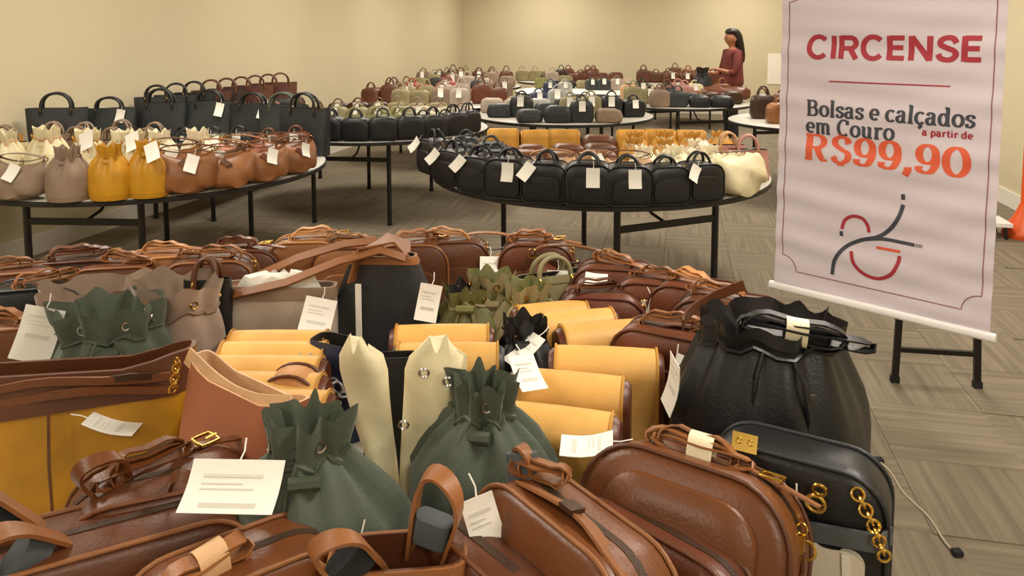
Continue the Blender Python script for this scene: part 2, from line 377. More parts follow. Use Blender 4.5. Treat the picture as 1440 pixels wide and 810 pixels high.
def bundle_parts(kit, at, rot, role='trim', band='toggle', L=.13, n=3, buckle=True, sw=.017, seed=1):
    """carry strap folded into loops and held by a sleeve"""
    rnd = random.Random(seed); M = Matrix.Translation(at) @ Euler(rot).to_matrix().to_4x4()
    g = G()
    for k in range(n):
        hh = .009 + .008 * k; l = L * (1 - .13 * k) * rnd.uniform(.9, 1.1); off = rnd.uniform(-.018, .018); path = []
        for i in range(20):
            a = 2 * PI * i / 20; x = off + l / 2 * math.copysign(abs(math.cos(a)) ** .55, math.cos(a)); z = .012 + hh * math.sin(a) * (1 if abs(x - off) > .02 else .75)
            path.append((x, (k - n / 2) * .003 + .006 * math.sin(3 * a + k), z + .006))
        g.strap(path, (rnd.uniform(-.15, .15), 1, rnd.uniform(-.25, .25)), sw, .003, True)
    g.move(M); kit.append(('carry_strap', g.mesh('carry_strap', 'tan', True, 40), role, None)); ix = len(kit) - 1
    if band:
        g = G(); o3 = outline(.034, .048, .014, .014, 3)
        g.loft([[(x, y, z - .006) for y, z in o3] for x in (-.018, .018)], False, False)
        o4 = outline(.031, .045, .0125, .0125, 3); g.loft([[(x, y, z - .0045) for y, z in o4] for x in (.018, -.018)], False, False)
        for x in (-.018, .018): g.loft([[(x, y, z - .006) for y, z in o3], [(x, y, z - .0045) for y, z in o4]], False, False)
        g.move(M); kit.append(('strap_sleeve', g.mesh('strap_sleeve', 'plastic', True, 50), band, ix))
    if buckle:
        g = G(); x0 = L / 2 + .015
        g.strap([(x0 - .02, 0, .012), (x0 + .02, -.006, .006), (x0 + .075, -.012, -.006)], (0, 1, 0), sw, .003)
        g.move(M); kit.append(('strap_end', g.mesh('strap_end', 'tan'), role, ix))
        g = G(); g.tube([(x0 + sx * .014 + .01, sy * .016, .012) for sx, sy in ((-1, -1), (-.2, -1.05), (1, -1), (1.1, 0), (1, 1), (-.2, 1.05), (-1, 1), (-1.1, 0))], .0026, 6, True); g.tube([(x0 + .01, 0, .014), (x0 + .028, 0, .015)], .0018, 5)
        g.move(M); kit.append(('buckle', g.mesh('buckle', 'gold', True, 60), 'metal', ix))
    return kit

def loop_parts(kit, at, rot, r=.045, h=.09, role='trim', wrap='foam', sw=.018):
    """standing looped handle with a protective wrap round its foot"""
    M = Matrix.Translation(at) @ Euler(rot).to_matrix().to_4x4(); N = 18; g = G()
    path = [(-r * .5, 0, -.03)] + [(-r * math.cos(PI * k / N) * (.55 + .45 * math.sin(PI * k / N)), .012 * math.sin(2 * PI * k / N), h * math.sin(PI * k / N) ** .7) for k in range(N + 1)] + [(r * .5, 0, -.03)]
    g.strap(path, (0, 1, .1), sw, .005); g.move(M); kit.append(('handle', g.mesh('handle', 'tan', True, 40), role, None)); ix = len(kit) - 1
    if wrap:
        g = G(); o3 = outline(.05, .026, .012, .012, 3); g.loft([[(x, y - .013, z) for x, y in o3] for z in (.0, .004, .034, .038)]); g.move(M)
        kit.append(('foam_wrap', g.mesh('foam_wrap', 'foam', True, 50), wrap, ix))
    return kit

ROLE0 = dict(main='cognac', trim='brown', side='redbrown', zip='teeth', metal='gold', paper='paper', print='print', lining='lining', toggle='plastic', foam='foam', foamblack='foamblack', cow='cowhide', nude='nude')
def place(kit, loc, rz=0, label='', name='handbag', cat='handbag', group=None, tilt=0, roll=0, sc=1.0, **roles):
    rt = emp(name, loc, (R(tilt), R(roll), R(rz))); rt.scale = (sc,) * 3 if not isinstance(sc, tuple) else sc
    tag(rt, label, cat, group)
    rl = dict(ROLE0); rl.update(roles); made = []
    for (pn, me, role, par) in kit:
        o = ob(pn, me, made[par] if par is not None else rt, rl.get(role, role)); made.append(o)
    return rt

# ------------------------------------------------------------------ the room
def rbox(name, u0, u1, v0, v1, z0, z1, mt):
    g = G(); g.box(u0, u1, -v1, -v0, z0, z1)
    o = ob(name, g.mesh(name, mt, False), None, None, (CX, CY, 0), (0, 0, -RA)); o['kind'] = 'structure'; return o
floor = rbox('floor', 0, RW, 0, RL, -.1, -.006, 'carpetfar')
rbox('wall_left', -.15, 0, 0, RL, -.1, RH, 'wallpaint'); rbox('wall_back', -.15, RW + .15, -.15, 0, -.1, RH, 'wallpaint')
rbox('wall_right', RW, RW + .15, 0, RL, -.1, RH, 'wallpaint'); rbox('wall_front', -.15, RW + .15, RL, RL + .15, -.1, RH, 'wallpaint')
rbox('ceiling', -.15, RW + .15, -.15, RL + .15, RH, RH + .1, 'ceilingpaint')
for nm, a in (('baseboard_left', (0, .018, 0, RL)), ('baseboard_back', (.018, RW - .018, 0, .018)), ('baseboard_right', (RW - .018, RW, 0, RL))):
    o = rbox(nm, *a, -.006, .14, 'baseboard')
# carpet tiles, quarter-turned, as parts of the floor (the 300 that show largest)
gt = G(); hlf = TILE / 2 - .0008
gt.loft([[(x * s, y * s, z) for x, y in ((-hlf, -hlf), (hlf, -hlf), (hlf, hlf), (-hlf, hlf))] for z, s in ((-.006, 1), (-.001, 1), (0, .997))])
tile_me = gt.mesh('carpet_tile', 'carpet', False)
cand = []
for i in range(int(RW / TILE) + 1):
    for j in range(int(RL / TILE) + 1):
        u, v = (i + .5) * TILE - .08, (j + .5) * TILE + .05
        if u + TILE / 2 > RW or u < .15: continue
        p = rm(u, v); dep = p.y
        if dep < 1.9: continue
        x = PX + F * p.x / dep; 
        if -60 < x < 1500: cand.append((dep, u, v, i, j))
cand.sort()
for dep, u, v, i, j in cand[:300]:
    o = ob('carpet_tile', tile_me, floor, None, (u, -v, 0), (0, 0, PI / 2 * ((i + j) % 2)))
# ceiling fixtures
gf = G(); gf.box(-.32, .32, -.62, .62, 0, .045); fx_frame = gf.mesh('light_frame', 'fixture', False)
m = bpy.data.materials.new('diffuser'); m.use_nodes = True; b = m.node_tree.nodes['Principled BSDF']; b.inputs['Emission Color'].default_value = (1, .9, .75, 1); b.inputs['Emission Strength'].default_value = 3; MATS['diffuser'] = m
gf = G(); gf.box(-.28, .28, -.58, .58, -.004, .0); fx_diff = gf.mesh('diffuser', 'diffuser', False)
for k, (u, v) in enumerate(LIGHT_SPOTS):
    e = emp('ceiling_light', rm(u, v, RH - .045), (0, 0, -RA)); tag(e, f'flat warm white ceiling light panel on the {("left", "right")[k % 2]} side, {("first", "second", "third", "fourth", "fifth", "sixth")[k // 2]} from the back wall', 'ceiling light', 'ceiling light panels')
    ob('frame', fx_frame, e); ob('diffuser', fx_diff, e)

# ------------------------------------------------------------------ tables
TZ = .74
def round_table(cx, cy, r, yaw, label, name='round_table', top='tabletop', off=.7, hw=.33):
    t = emp(name, (cx, cy, 0), (0, 0, R(yaw))); tag(t, label, 'table', 'folding display tables')
    g = G(); n = 64
    g.loft([[(rr * math.cos(2 * PI * k / n), rr * math.sin(2 * PI * k / n), z) for k in range(n)] for rr, z in ((r - .012, TZ - .022), (r - .004, TZ - .022), (r - .004, TZ - .004), (r - .010, TZ))])
    ob('tabletop', g.mesh('tabletop', top), t)
    g = G(); g.loft([[(rr * math.cos(2 * PI * k / n), rr * math.sin(2 * PI * k / n), z) for k in range(n)] for rr, z in ((r - .01, TZ - .034), (r, TZ - .03), (r, TZ - .008), (r - .0045, TZ - .003), (r - .0045, TZ - .02), (r - .01, TZ - .034))], False, False)
    ob('edge_band', g.mesh('edge_band', 'tableedge'), t)
    leg_set(t, off * r, hw, r * .3)
    return t
def leg_set(t, oy, hw, brace):
    for s in (-1, 1):
        for sx in (-1, 1):
            g = G(); g.tube([(sx * hw, s * oy, 0), (sx * hw, s * oy, .02), (sx * hw, s * oy, TZ - .03)], [.02, .0195, .0195], 8); lg = ob('leg', g.mesh('leg', 'blackmetal'), t)
            g = G(); g.disc((sx * hw, s * oy, 0), .022, .025, 10); ob('foot_cap', g.mesh('foot_cap', 'foamblack'), lg)
        g = G(); g.box(-hw, hw, s * oy - .012, s * oy + .012, .535, .57); ob('crossbar', g.mesh('crossbar', 'blackmetal', False), t)
        g = G(); g.tube([(0, s * oy, .55), (0, s * (oy - brace * .5), .58), (0, s * (oy - brace), TZ - .035)], .009, 6); ob('brace', g.mesh('brace', 'blackmetal'), t)
        g = G(); g.box(-hw - .05, hw + .05, s * oy - .02, s * oy + .02, TZ - .05, TZ - .03); ob('rail', g.mesh('rail', 'blackmetal', False), t)
TN = dict(c=(-.55, 1.65), r=1.15); T1 = dict(c=(-2.35, 5.0), r=1.1); T2 = dict(c=(.55, 4.85), r=1.05); T3 = dict(c=(-1.25, 7.1), r=1.03)
T5 = dict(c=(-.95, 9.75), r=1.0); T6 = dict(c=(.55, 8.2), r=.95); T7 = dict(c=(1.0, 11.6), r=.95); T8 = dict(c=(2.1, 9.7), r=.9); T9 = dict(c=(3.0, 7.6), r=.83)
T10 = dict(c=(-.8, 12.75), r=.95); T11 = dict(c=(3.0, 13.6), r=1.0); T12 = dict(c=(1.05, 14.1), r=.95)
round_table(*TN['c'], TN['r'], 10, 'large round display table buried under the bags nearest the camera')
round_table(*T1['c'], T1['r'], -3, 'round folding table with black legs beside the left wall')
round_table(*T2['c'], T2['r'], 25, 'round folding table under the row of black bags beside the banner')
round_table(*T3['c'], T3['r'], -8, 'folding table under the small black bags left of centre')
round_table(*T5['c'], T5['r'], 20, 'far folding table holding the red bags near the wall corner')
round_table(*T6['c'], T6['r'], 0, 'folding table of grey and dark bags in the middle distance')
round_table(*T7['c'], T7['r'], 10, 'far table with a bare white top in the middle of the back', top='paper')
round_table(*T8['c'], T8['r'], 15, 'folding table with the big brown bag in front of the woman')
round_table(*T9['c'], T9['r'], 10, 'dark folding table half hidden behind the left edge of the banner')
round_table(*T10['c'], T10['r'], 0, 'rearmost table below the corner of the two walls')
round_table(*T12['c'], T12['r'], 0, 'rearmost table in the middle, below the back wall')
round_table(*T11['c'], T11['r'], 0, 'rearmost table behind the woman')
# long table along the left wall
lt = emp('long_table', rm(.42, 9.1), (0, 0, -RA)); tag(lt, 'long narrow table pushed against the left wall', 'table', 'folding display tables')
g = G(); g.box(-.36, .36, -1.25, 1.25, TZ - .03, TZ); ob('tabletop', g.mesh('tabletop', 'tabletop', False), lt); leg_set(lt, 1.0, .28, .3)

#@@OBJECTS

# ------------------------------------------------------------------ the banner
BL = hity(1089, 397, 3.6); zb = BL.z
BR = hit(1392, 470, zb)
BU = Vector((BR.x - BL.x, BR.y - BL.y, 0)); BW = BU.length; BU.normalize(); BN = Vector((BU.y, -BU.x, 0))   # BN faces the camera
if BN.y > 0: BN = -BN
def bp(px, py):
    d = ray(px, py); c = Vector((0, 0, CAMZ)); k = (BL - c).dot(BN) / d.dot(BN); p = c + d * k
    return ((p - BL).dot(BU), p.z - zb)
def ripple(u, v): return .0035 * math.sin(v * 30 + 2.5 * math.sin(u * 4)) + .0025 * math.sin(v * 57 + u * 6 + 1)
BH = 1.42
bn = emp('banner', (BL.x, BL.y, zb), (0, 0, math.atan2(BU.y, BU.x)))     # local x along the banner, -y towards the camera
tag(bn, 'white vertical sale banner with red lettering hanging on a black stand', 'banner')
g = G(); nu, nv = 12, 90
for s, fl in ((0, 1), (.0015, -1)):
    v = [(BW * i / nu, -ripple(BW * i / nu, BH * j / nv) + s, BH * j / nv) for j in range(nv + 1) for i in range(nu + 1)]
    f = [(j * (nu + 1) + i, j * (nu + 1) + i + 1, (j + 1) * (nu + 1) + i + 1, (j + 1) * (nu + 1) + i) for j in range(nv) for i in range(nu)]
    g.add(v, f if fl > 0 else [q[::-1] for q in f])
cloth = ob('banner_cloth', g.mesh('banner_cloth', 'bannercloth', True, 80), bn)
for nm, z in (('bottom_bar', -.012), ('top_bar', BH + .005)):
    g = G(); o3 = outline(.03, .036, .012, .012, 3); g.loft([[(x, y, z + w - .018) for y, w in o3] for x in (-.022, -.02, BW + .02, BW + .022)]); ob(nm, g.mesh(nm, 'whiteplastic', True, 50), bn)
def ribbon(g, pts, wf):
    """flat stroke on the banner cloth; pts are (u, v), wf gives the width from the direction"""
    n = len(pts); L, Rr = [], []
    for i in range(n):
        a = pts[max(0, i - 1)]; b = pts[min(n - 1, i + 1)]; dx, dy = b[0] - a[0], b[1] - a[1]; l = math.hypot(dx, dy) or 1; dx /= l; dy /= l
        w = wf(dx, dy) / 2; L.append((pts[i][0] - dy * w, pts[i][1] + dx * w)); Rr.append((pts[i][0] + dy * w, pts[i][1] - dx * w))
    v = [(u, -ripple(u, z) - .0012, z) for u, z in L + Rr]
    g.add(v, [(i, i + n, i + n + 1, i + 1) for i in range(n - 1)])
def dense(pts, step=.006):
    out = [pts[0]]
    for a, b in zip(pts, pts[1:]):
        k = max(1, int(math.hypot(b[0] - a[0], b[1] - a[1]) / step))
        out += [(a[0] + (b[0] - a[0]) * i / k, a[1] + (b[1] - a[1]) * i / k) for i in range(1, k + 1)]
    return out
def spl(pts, n=8):
    """smooth curve through points"""
    P = [pts[0]] + list(pts) + [pts[-1]]; out = []
    for i in range(1, len(P) - 2):
        p0, p1, p2, p3 = P[i - 1:i + 3]
        for k in range(n):
            t = k / n; out.append(tuple(.5 * (2 * p1[c] + (p2[c] - p0[c]) * t + (2 * p0[c] - 5 * p1[c] + 4 * p2[c] - p3[c]) * t * t + (3 * p1[c] - p0[c] - 3 * p2[c] + p3[c]) * t ** 3) for c in (0, 1)))
    return out + [pts[-1]]
def arc(cx, cy, rx, ry, a0, a1, n=14): return [(cx + rx * math.cos(R(a0 + (a1 - a0) * k / n)), cy + ry * math.sin(R(a0 + (a1 - a0) * k / n))) for k in range(n + 1)]
# glyphs on a unit grid: (advance, strokes, serifs (x, y, half length))
X = .5
GL = {
 'B': (.70, [[(.16, 0), (.16, .72)], [(.16, .70), (.36, .70)] + arc(.36, .545, .17, .155, 90, -90)[1:] + [(.16, .39)], [(.16, .39), (.38, .39)] + arc(.38, .205, .2, .185, 90, -90)[1:] + [(.16, .02)]], [(.12, .02, .08), (.12, .70, .08)]),
 'R': (.74, [[(.16, 0), (.16, .72)], [(.16, .70), (.36, .70)] + arc(.36, .53, .2, .17, 90, -90)[1:] + [(.16, .36)], [(.38, .36), (.5, .1), (.56, .02), (.68, .02)]], [(.14, .02, .1), (.12, .70, .08)]),
 'C': (.70, [arc(.38, .36, .27, .35, 48, 312, 24), [(.56, .5), (.56, .7)]], []),
 'o': (.56, [arc(.28, .25, .2, .235, 0, 360, 22)], []),
 'l': (.32, [[(.15, 0), (.15, .75)]], [(.15, .02, .12), (.1, .73, .07)]),
 's': (.46, [spl([(.37, .36), (.34, .46), (.22, .485), (.11, .42), (.12, .33), (.23, .27), (.35, .2), (.36, .1), (.24, .015), (.12, .04), (.08, .15)])], []),
 'a': (.55, [spl([(.1, .37), (.15, .46), (.26, .485), (.36, .42), (.37, .3)]) + [(.37, .06), (.42, .02), (.5, .03)], spl([(.37, .29), (.24, .28), (.1, .22), (.09, .1), (.17, .015), (.28, .03), (.37, .13)])], []),
 'e': (.52, [[(.08, .26), (.43, .26)] + arc(.26, .26, .18, .225, 0, 315, 20)[1:]], []),
 'c': (.50, [arc(.27, .25, .19, .235, 45, 318, 20)], []),
 'd': (.60, [arc(.25, .25, .17, .235, 0, 360, 20), [(.43, .0), (.43, .75)]], [(.38, .73, .08), (.48, .02, .08)]),
 'm': (.86, [[(.14, 0), (.14, .48)]] + [[(.14 + dx, .3)] + arc(.275 + dx, .33, .135, .155, 180, 0)[1:] + [(.41 + dx, 0)] for dx in (0, .27)], [(.14, .02, .1), (.42, .02, .09), (.69, .02, .1), (.1, .47, .07)]),
 'u': (.62, [[(.14, .48), (.14, .16)] + arc(.28, .16, .14, .14, 180, 360)[1:] + [(.43, .2)], [(.43, 0), (.43, .48)]], [(.09, .47, .07), (.38, .47, .07), (.49, .02, .07)]),
 'r': (.46, [[(.15, 0), (.15, .48)], spl([(.15, .3), (.22, .44), (.34, .48), (.4, .42)])], [(.16, .02, .12), (.1, .47, .07)]),
 'p': (.6, [[(.15, -.22), (.15, .48)], arc(.33, .25, .17, .235, 0, 360, 20)], [(.15, -.21, .1), (.1, .47, .07)]),
 't': (.38, [[(.17, .65), (.17, .1), (.24, .02), (.34, .06)], [(.05, .47), (.33, .47)]], []),
 'i': (.32, [[(.15, 0), (.15, .48)], [(.15, .6), (.15, .7)]], [(.15, .02, .12), (.1, .47, .07)]),
 '9': (.64, [arc(.31, .48, .2, .23, 0, 360, 24), spl([(.51, .48), (.51, .25), (.42, .06), (.28, .01), (.14, .06), (.12, .16)])], []),
 '0': (.68, [arc(.34, .36, .24, .35, 0, 360, 28)], []),
 '$': (.62, [spl([(.5, .54), (.44, .67), (.3, .71), (.15, .64), (.14, .5), (.3, .38), (.48, .28), (.5, .13), (.36, .01), (.2, .03), (.1, .16)]), [(.31, -.08), (.31, .03)], [(.31, .69), (.31, .80)]], []),
 ',': (.28, [[(.14, .1), (.15, .02), (.08, -.13)]], []),
 'cc': (.50, [arc(.27, .25, .19, .235, 45, 318, 20), [(.27, 0), (.30, -.1), (.2, -.19)]], []),
 ' ': (.26, [], []),
}
SANS = {'C': (.80, [arc(.41, .36, .32, .33, 42, 318, 26)]), 'I': (.28, [[(.14, 0), (.14, .72)]]), 'R': (.74, [[(.12, 0), (.12, .72)], [(.12, .66), (.42, .66)] + arc(.42, .495, .17, .165, 90, -90)[1:] + [(.12, .33)], [(.4, .33), (.62, .0)]]),
        'E': (.66, [[(.13, 0), (.13, .72)], [(.13, .66), (.58, .66)], [(.13, .37), (.54, .37)], [(.13, .06), (.58, .06)]]), 'N': (.82, [[(.13, 0), (.13, .72)], [(.13, .70), (.67, .02)], [(.67, 0), (.67, .72)]]),
        'S': (.70, [spl([(.6, .52), (.5, .65), (.33, .67), (.17, .6), (.16, .47), (.34, .38), (.53, .3), (.59, .18), (.48, .06), (.32, .04), (.16, .09), (.09, .2)])])}
def write(text, p0, p1, size, mt, thick, thin, sans=False, serif=True, name='lettering'):
    """text whose baseline runs from p0 to p1 (banner coordinates), capital height = size * .72"""
    toks = []; i = 0
    while i < len(text):
        if text[i] == 'ç': toks.append('cc')
        else: toks.append(text[i])
        i += 1
    T = SANS if sans else GL; tot = sum(T[t][0] for t in toks); Lx = p1[0] - p0[0]; kx = Lx / tot; x = 0; g = G()
    slope = (p1[1] - p0[1]) / Lx
    for t in toks:
        gl = T[t]; strokes = gl[1]
        for st in strokes:
            pts = dense([(p0[0] + (x + q[0]) * kx, p0[1] + (x + q[0]) * kx * slope + q[1] * size) for q in st])
            ribbon(g, pts, lambda dx, dy: thin + (thick - thin) * abs(dy) ** 1.3)
        if serif and not sans:
            for (sx, sy, hl) in gl[2]:
                pts = [(p0[0] + (x + sx + k * hl) * kx, p0[1] + (x + sx + k * hl) * kx * slope + sy * size) for k in (-1, 0, 1)]
                ribbon(g, pts, lambda dx, dy: thin * 1.2)
        x += gl[0]
    return ob(name, g.mesh(name, mt, False), cloth)
def base(pxl, pyl, pxr, pyr): 
    a, b = bp(pxl, pyl), bp(pxr, pyr); m_ = (a[1] + b[1]) / 2; return (a[0], m_), (b[0], m_)
a, b = base(1134, 82, 1384, 87); sz = (bp(1255, 51)[1] - bp(1255, 85)[1]) / .72
write('CIRCENSE', a, b, sz, 'inkred', sz * .165, sz * .15, sans=True)
a, b = base(1134, 164, 1372, 178); sz = (bp(1146, 143)[1] - bp(1146, 165)[1]) / .72
write('Bolsas e calçados', a, b, sz, 'inkdark', sz * .15, sz * .075)
a, b = base(1133, 188, 1258, 196); write('em Couro', a, b, sz, 'inkdark', sz * .15, sz * .075)
a, b = base(1296, 190, 1368, 197); write('a partir de', a, b, sz * .42, 'inkred', sz * .07, sz * .05, serif=False)
a, b = base(1130, 226, 1366, 247); sz = (bp(1160, 191)[1] - bp(1160, 227)[1]) / .72
write('R$99,90', a, b, sz, 'inkorange', sz * .19, sz * .065)
def line(name, pts, w, mt, smooth=True):
    g = G(); q = [bp(*p) for p in pts]; q = dense(spl(q) if smooth else q); ribbon(g, q, lambda dx, dy: w); return ob(name, g.mesh(name, mt, False), cloth)
def const(pts): m_ = sum(p[1] for p in pts) / len(pts); return [(p[0], m_) for p in pts]
g = G(); ribbon(g, dense(const([bp(1166, 114), bp(1336, 122)])), lambda dx, dy: .006); ob('divider_line', g.mesh('divider_line', 'inkred', False), cloth)
line('emblem_curve', [(1170, 386), (1174, 366), (1188, 348), (1210, 338), (1235, 333), (1252, 322), (1264, 306), (1270, 288)], .017, 'inkdark')
line('emblem_branch', [(1212, 337), (1240, 336), (1268, 341), (1286, 345)], .015, 'inkdark'); line('emblem_tip', [(1287, 345), (1297, 347)], .014, 'inkgrey')
line('emblem_arc', [(1184, 322), (1188, 310), (1199, 304), (1213, 307), (1220, 317), (1222, 327)], .015, 'inkred'); line('emblem_dot', [(1183, 325), (1183, 332)], .015, 'inkdark')
line('emblem_bowl', [(1197, 353), (1202, 372), (1216, 386), (1236, 392), (1254, 385), (1263, 370), (1265, 360)], .016, 'inkred')
line('emblem_bar', [(1232, 348), (1266, 354)], .012, 'inkorange'); line('emblem_dot', [(1270, 281), (1270, 273)], .016, 'inkdark')
# border with notched corners
mU, mT, mB, nt_ = .035, BH - .02, .075, .07
bd = [(mU + nt_, mB)] + [(BW - mU - nt_, mB)] + [(BW - mU - nt_ + nt_ * math.sin(R(k * 15)) , mB + nt_ - nt_ * math.cos(R(k * 15))) for k in ()] 
def notch(cx, cy, a0, a1): return arc(cx, cy, nt_, nt_, a0, a1, 6)
bd = notch(mU, mB, 90, 0) + notch(BW - mU, mB, 180, 90) + notch(BW - mU, mT, 270, 180) + notch(mU, mT, 360, 270); bd.append(bd[0])
g = G(); ribbon(g, dense(bd), lambda dx, dy: .0045); ob('border_line', g.mesh('border_line', 'inkborder', False), cloth)
# stand behind the banner
sl, sr = hit(1258, 537, 0), hit(1374, 545, 0)
st = emp('banner_stand', ((sl.x + sr.x) / 2, (sl.y + sr.y) / 2, 0), (0, 0, math.atan2(sr.y - sl.y, sr.x - sl.x))); sw = (sr - sl).length / 2
tag(st, 'black metal stand whose two legs show below the banner', 'banner stand')
for s in (-1, 1):
    g = G(); g.strap([(s * sw, 0, 0), (s * (sw - .012), .01, .36), (s * (sw - .05), .0, 1.2), (s * (sw - .07), -.05, 1.78)], (1, 0, 0), .028, .02); lg = ob('leg', g.mesh('leg', 'blackmetal'), st)
    g = G(); g.box(s * sw - .018, s * sw + .018, -.014, .014, 0, .03); ob('foot_cap', g.mesh('foot_cap', 'foamblack'), lg)
for z in (.155, .75, 1.77):
    g = G(); w_ = sw - (.005 if z < .5 else .03 if z < 1 else .07); y_ = 0.004 if z < 1.5 else -.05; g.box(-w_, w_, y_ - .01, y_ + .01, z - .011, z + .011); ob('crossbar', g.mesh('crossbar', 'blackmetal', False), st)
g = G()   # arm that carries the top bar of the banner
Mi = (Matrix.Translation(st.location) @ st.rotation_euler.to_matrix().to_4x4()).inverted()
pt = Mi @ Vector((BL.x + BU.x * BW / 2, BL.y + BU.y * BW / 2, zb + BH + .01))
g.tube([(0, -.05, 1.77), pt], .009, 6); ob('hanging_arm', g.mesh('hanging_arm', 'blackmetal'), st)

# ------------------------------------------------------------------ things by the right wall and on the floor
c = hit(1444, 333, 0)
oc = emp('safety_post', (c.x, c.y, 0)); tag(oc, 'orange safety post with a flared base at the right edge beside the banner', 'safety post')
def turned(prof, n=24): return [[(r_ * math.cos(2 * PI * k / n), r_ * math.sin(2 * PI * k / n), z) for k in range(n)] for r_, z in prof]
g = G(); g.loft(turned([(.17, 0), (.175, .02), (.17, .05), (.14, .09), (.10, .16), (.075, .22), (.062, .26)])); ob('base', g.mesh('base', 'orange'), oc)
g = G(); g.loft(turned([(.055, .24), (.055, .84), (.05, .87), (.03, .885)])); po_ = ob('post', g.mesh('post', 'orange'), oc)
g = G(); g.loft(turned([(.03, .88), (.03, .9), (.022, .91)])); ob('cap', g.mesh('cap', 'orange'), po_)
c = hit(1395, 330, 0); sp_ = emp('step_stool', (c.x - .12, c.y, 0), (0, 0, -RA)); tag(sp_, 'low white step stool peeping out behind the right edge of the banner', 'stool')
g = G(); g.box(-.2, .2, -.14, .14, .1, .13); ob('top', g.mesh('top', 'whiteplastic', False), sp_)
for sx in (-1, 1):
    for sy in (-1, 1):
        g = G(); g.tube([(sx * .17, sy * .11, 0), (sx * .16, sy * .1, .1)], .014, 6); ob('leg', g.mesh('leg', 'blackmetal'), sp_)
a, b = hit(1236, 648, .004), hit(1346, 778, .004); ca = emp('floor_cable', (a.x, a.y, 0)); tag(ca, 'thin pale cable lying across the carpet at lower right', 'cable')
g = G(); g.tube([(Vector(a).lerp(b, k / 12) - a) * 1 + Vector((.008 * math.sin(k), 0, .004)) for k in range(13)], .0035, 6); ob('cord', g.mesh('cord', 'cable'), ca)
for p in (a, b):
    g = G(); q = p - a; g.box(q.x - .014, q.x + .014, q.y - .012, q.y + .012, 0, .014); ob('clip', g.mesh('clip', 'foamblack', False), ca)
# pale panel on the back wall
g = G(); g.box(-.22, .22, -.015, .0, -.3, .3)
d = ray(1096, 97); c0 = Vector((0, 0, CAMZ)); nrm = Vector((-E2.x, -E2.y, 0)); k = (Vector((CX, CY, 0)) - c0).dot(nrm) / d.dot(nrm); p = c0 + d * k
o = ob('wall_panel', g.mesh('wall_panel', 'baseboard', False), None, None, p, (0, 0, -RA)); tag(o, 'white panel on the back wall beside the banner edge', 'panel')

# ------------------------------------------------------------------ the bags on the nearest table
def near(kit, px, py, h, rz, label, **kw):
    p = hit(px, py, TZ + h); t_ = R(kw.get('tilt', 0)); up = Euler((t_, R(kw.get('roll', 0)), R(rz))).to_matrix() @ Vector((0, 0, h))
    return place(kit, (p.x - up.x, p.y - up.y, TZ + .055 * abs(math.sin(t_))), rz, label, group='bags on the nearest table', **kw)
# big cognac camera bag at the front right
k = kit_box(.30, .245, .115, .085, .05, 7, piping=True, rings=True, pk=.78)
bundle_parts(k, (.0, .0, .238), (0, 0, R(6)), 'strap', 'toggle', .15, 3, True, seed=3)
g = G(); g.box(-.018, .018, -.004, .0, 0, .026)
for s in (-1, 1): g.torus((s * .008, -.004, .014), (0, 1, 0), .004, .001, 8, 4)
g.move(Matrix.Translation((.045, .05, .262)) @ Euler((R(-20), 0, R(20))).to_matrix().to_4x4()); k.append(('clasp_plate', g.mesh('clasp_plate', 'gold'), 'metal', None))
tag_part(k, (-.125, -.03, .235), (R(-70), R(25), R(-60)), .05, .08)
near(k, 985, 648, .245, -35, tilt=-20, label='large glossy cognac box bag with a cream strap sleeve and gold buckle', name='camera_bag', main='cognac', trim='brown', strap='tan')
# second cognac bag with a lighter strap lying along its top
k = kit_box(.30, .235, .105, .075, .045, 7); bundle_parts(k, (-.09, .0, .232), (0, R(-10), R(20)), 'strap', None, .08, 2, False, seed=5)
loop_parts(k, (-.11, 0, .225), (0, R(-20), R(20)), .03, .045, 'strap', 'foam')
g = G(); g.strap([(-.09 + .022 * i, -.022 - .004 * math.sin(i * .9), .246 - .0005 * (i - 4) ** 2 * 1.5) for i in range(11)], (0, 1, -.3), .026, .004); k.append(('carry_strap', g.mesh('carry_strap', 'tan'), 'strap', None)); ix = len(k) - 1
g = G(); g.box(-.012, .012, -.012, .012, 0, .006); g.move(Matrix.Translation((.01, -.022, .248))); k.append(('strap_slot', g.mesh('strap_slot', 'darkbrown'), 'slot', ix))
near(k, 812, 728, .235, -54, tilt=-12, label='cognac box bag with a pale tan strap laid along its zipped top', name='camera_bag', main='cognac', trim='tan', strap='tan', slot='darkbrown')
k = kit_box(.28, .19, .06, .06, .04, 6, pocket=False, rings=False)
near(k, 925, 770, .17, -46, tilt=-12, label='narrow reddish brown bag wedged between the two cognac box bags', name='camera_bag', main='redbrown', trim='brown')
k = kit_box(.26, .2, .07, .06, .04, 6, rings=True)
near(k, 690, 775, .2, -50, 'dark brown box bag with a gold ring at the bottom edge of the picture', name='camera_bag', main='brown', trim='cognac')
# bag with two looped handles at bottom centre
k = kit_tote(.19, .17, .2, .11, 4, 0, .03, .004, .7)
loop_parts(k, (-.045, -.03, .20), (R(10), R(-38), R(25)), .04, .075, 'trim', 'foamblack', .024); loop_parts(k, (.04, .01, .205), (R(8), R(14), R(-15)), .045, .10, 'trim', 'foam', .026)
g = G(); g.strap([(-.06, -.058, .12), (-.02, -.066, .06), (.03, -.062, .14), (.07, -.055, .2)], (0, 1, .2), .01, .003); k.append(('cord', g.mesh('cord', 'tan'), 'strap', None))
tag_part(k, (.10, .03, .25), (R(-20), R(-15), R(10)), .045, .08)
near(k, 560, 775, .2, 4, 'tan leather bag with looped handles wrapped in grey foam, bottom centre', main='tan', trim='tan', strap='camel', lining='brown')
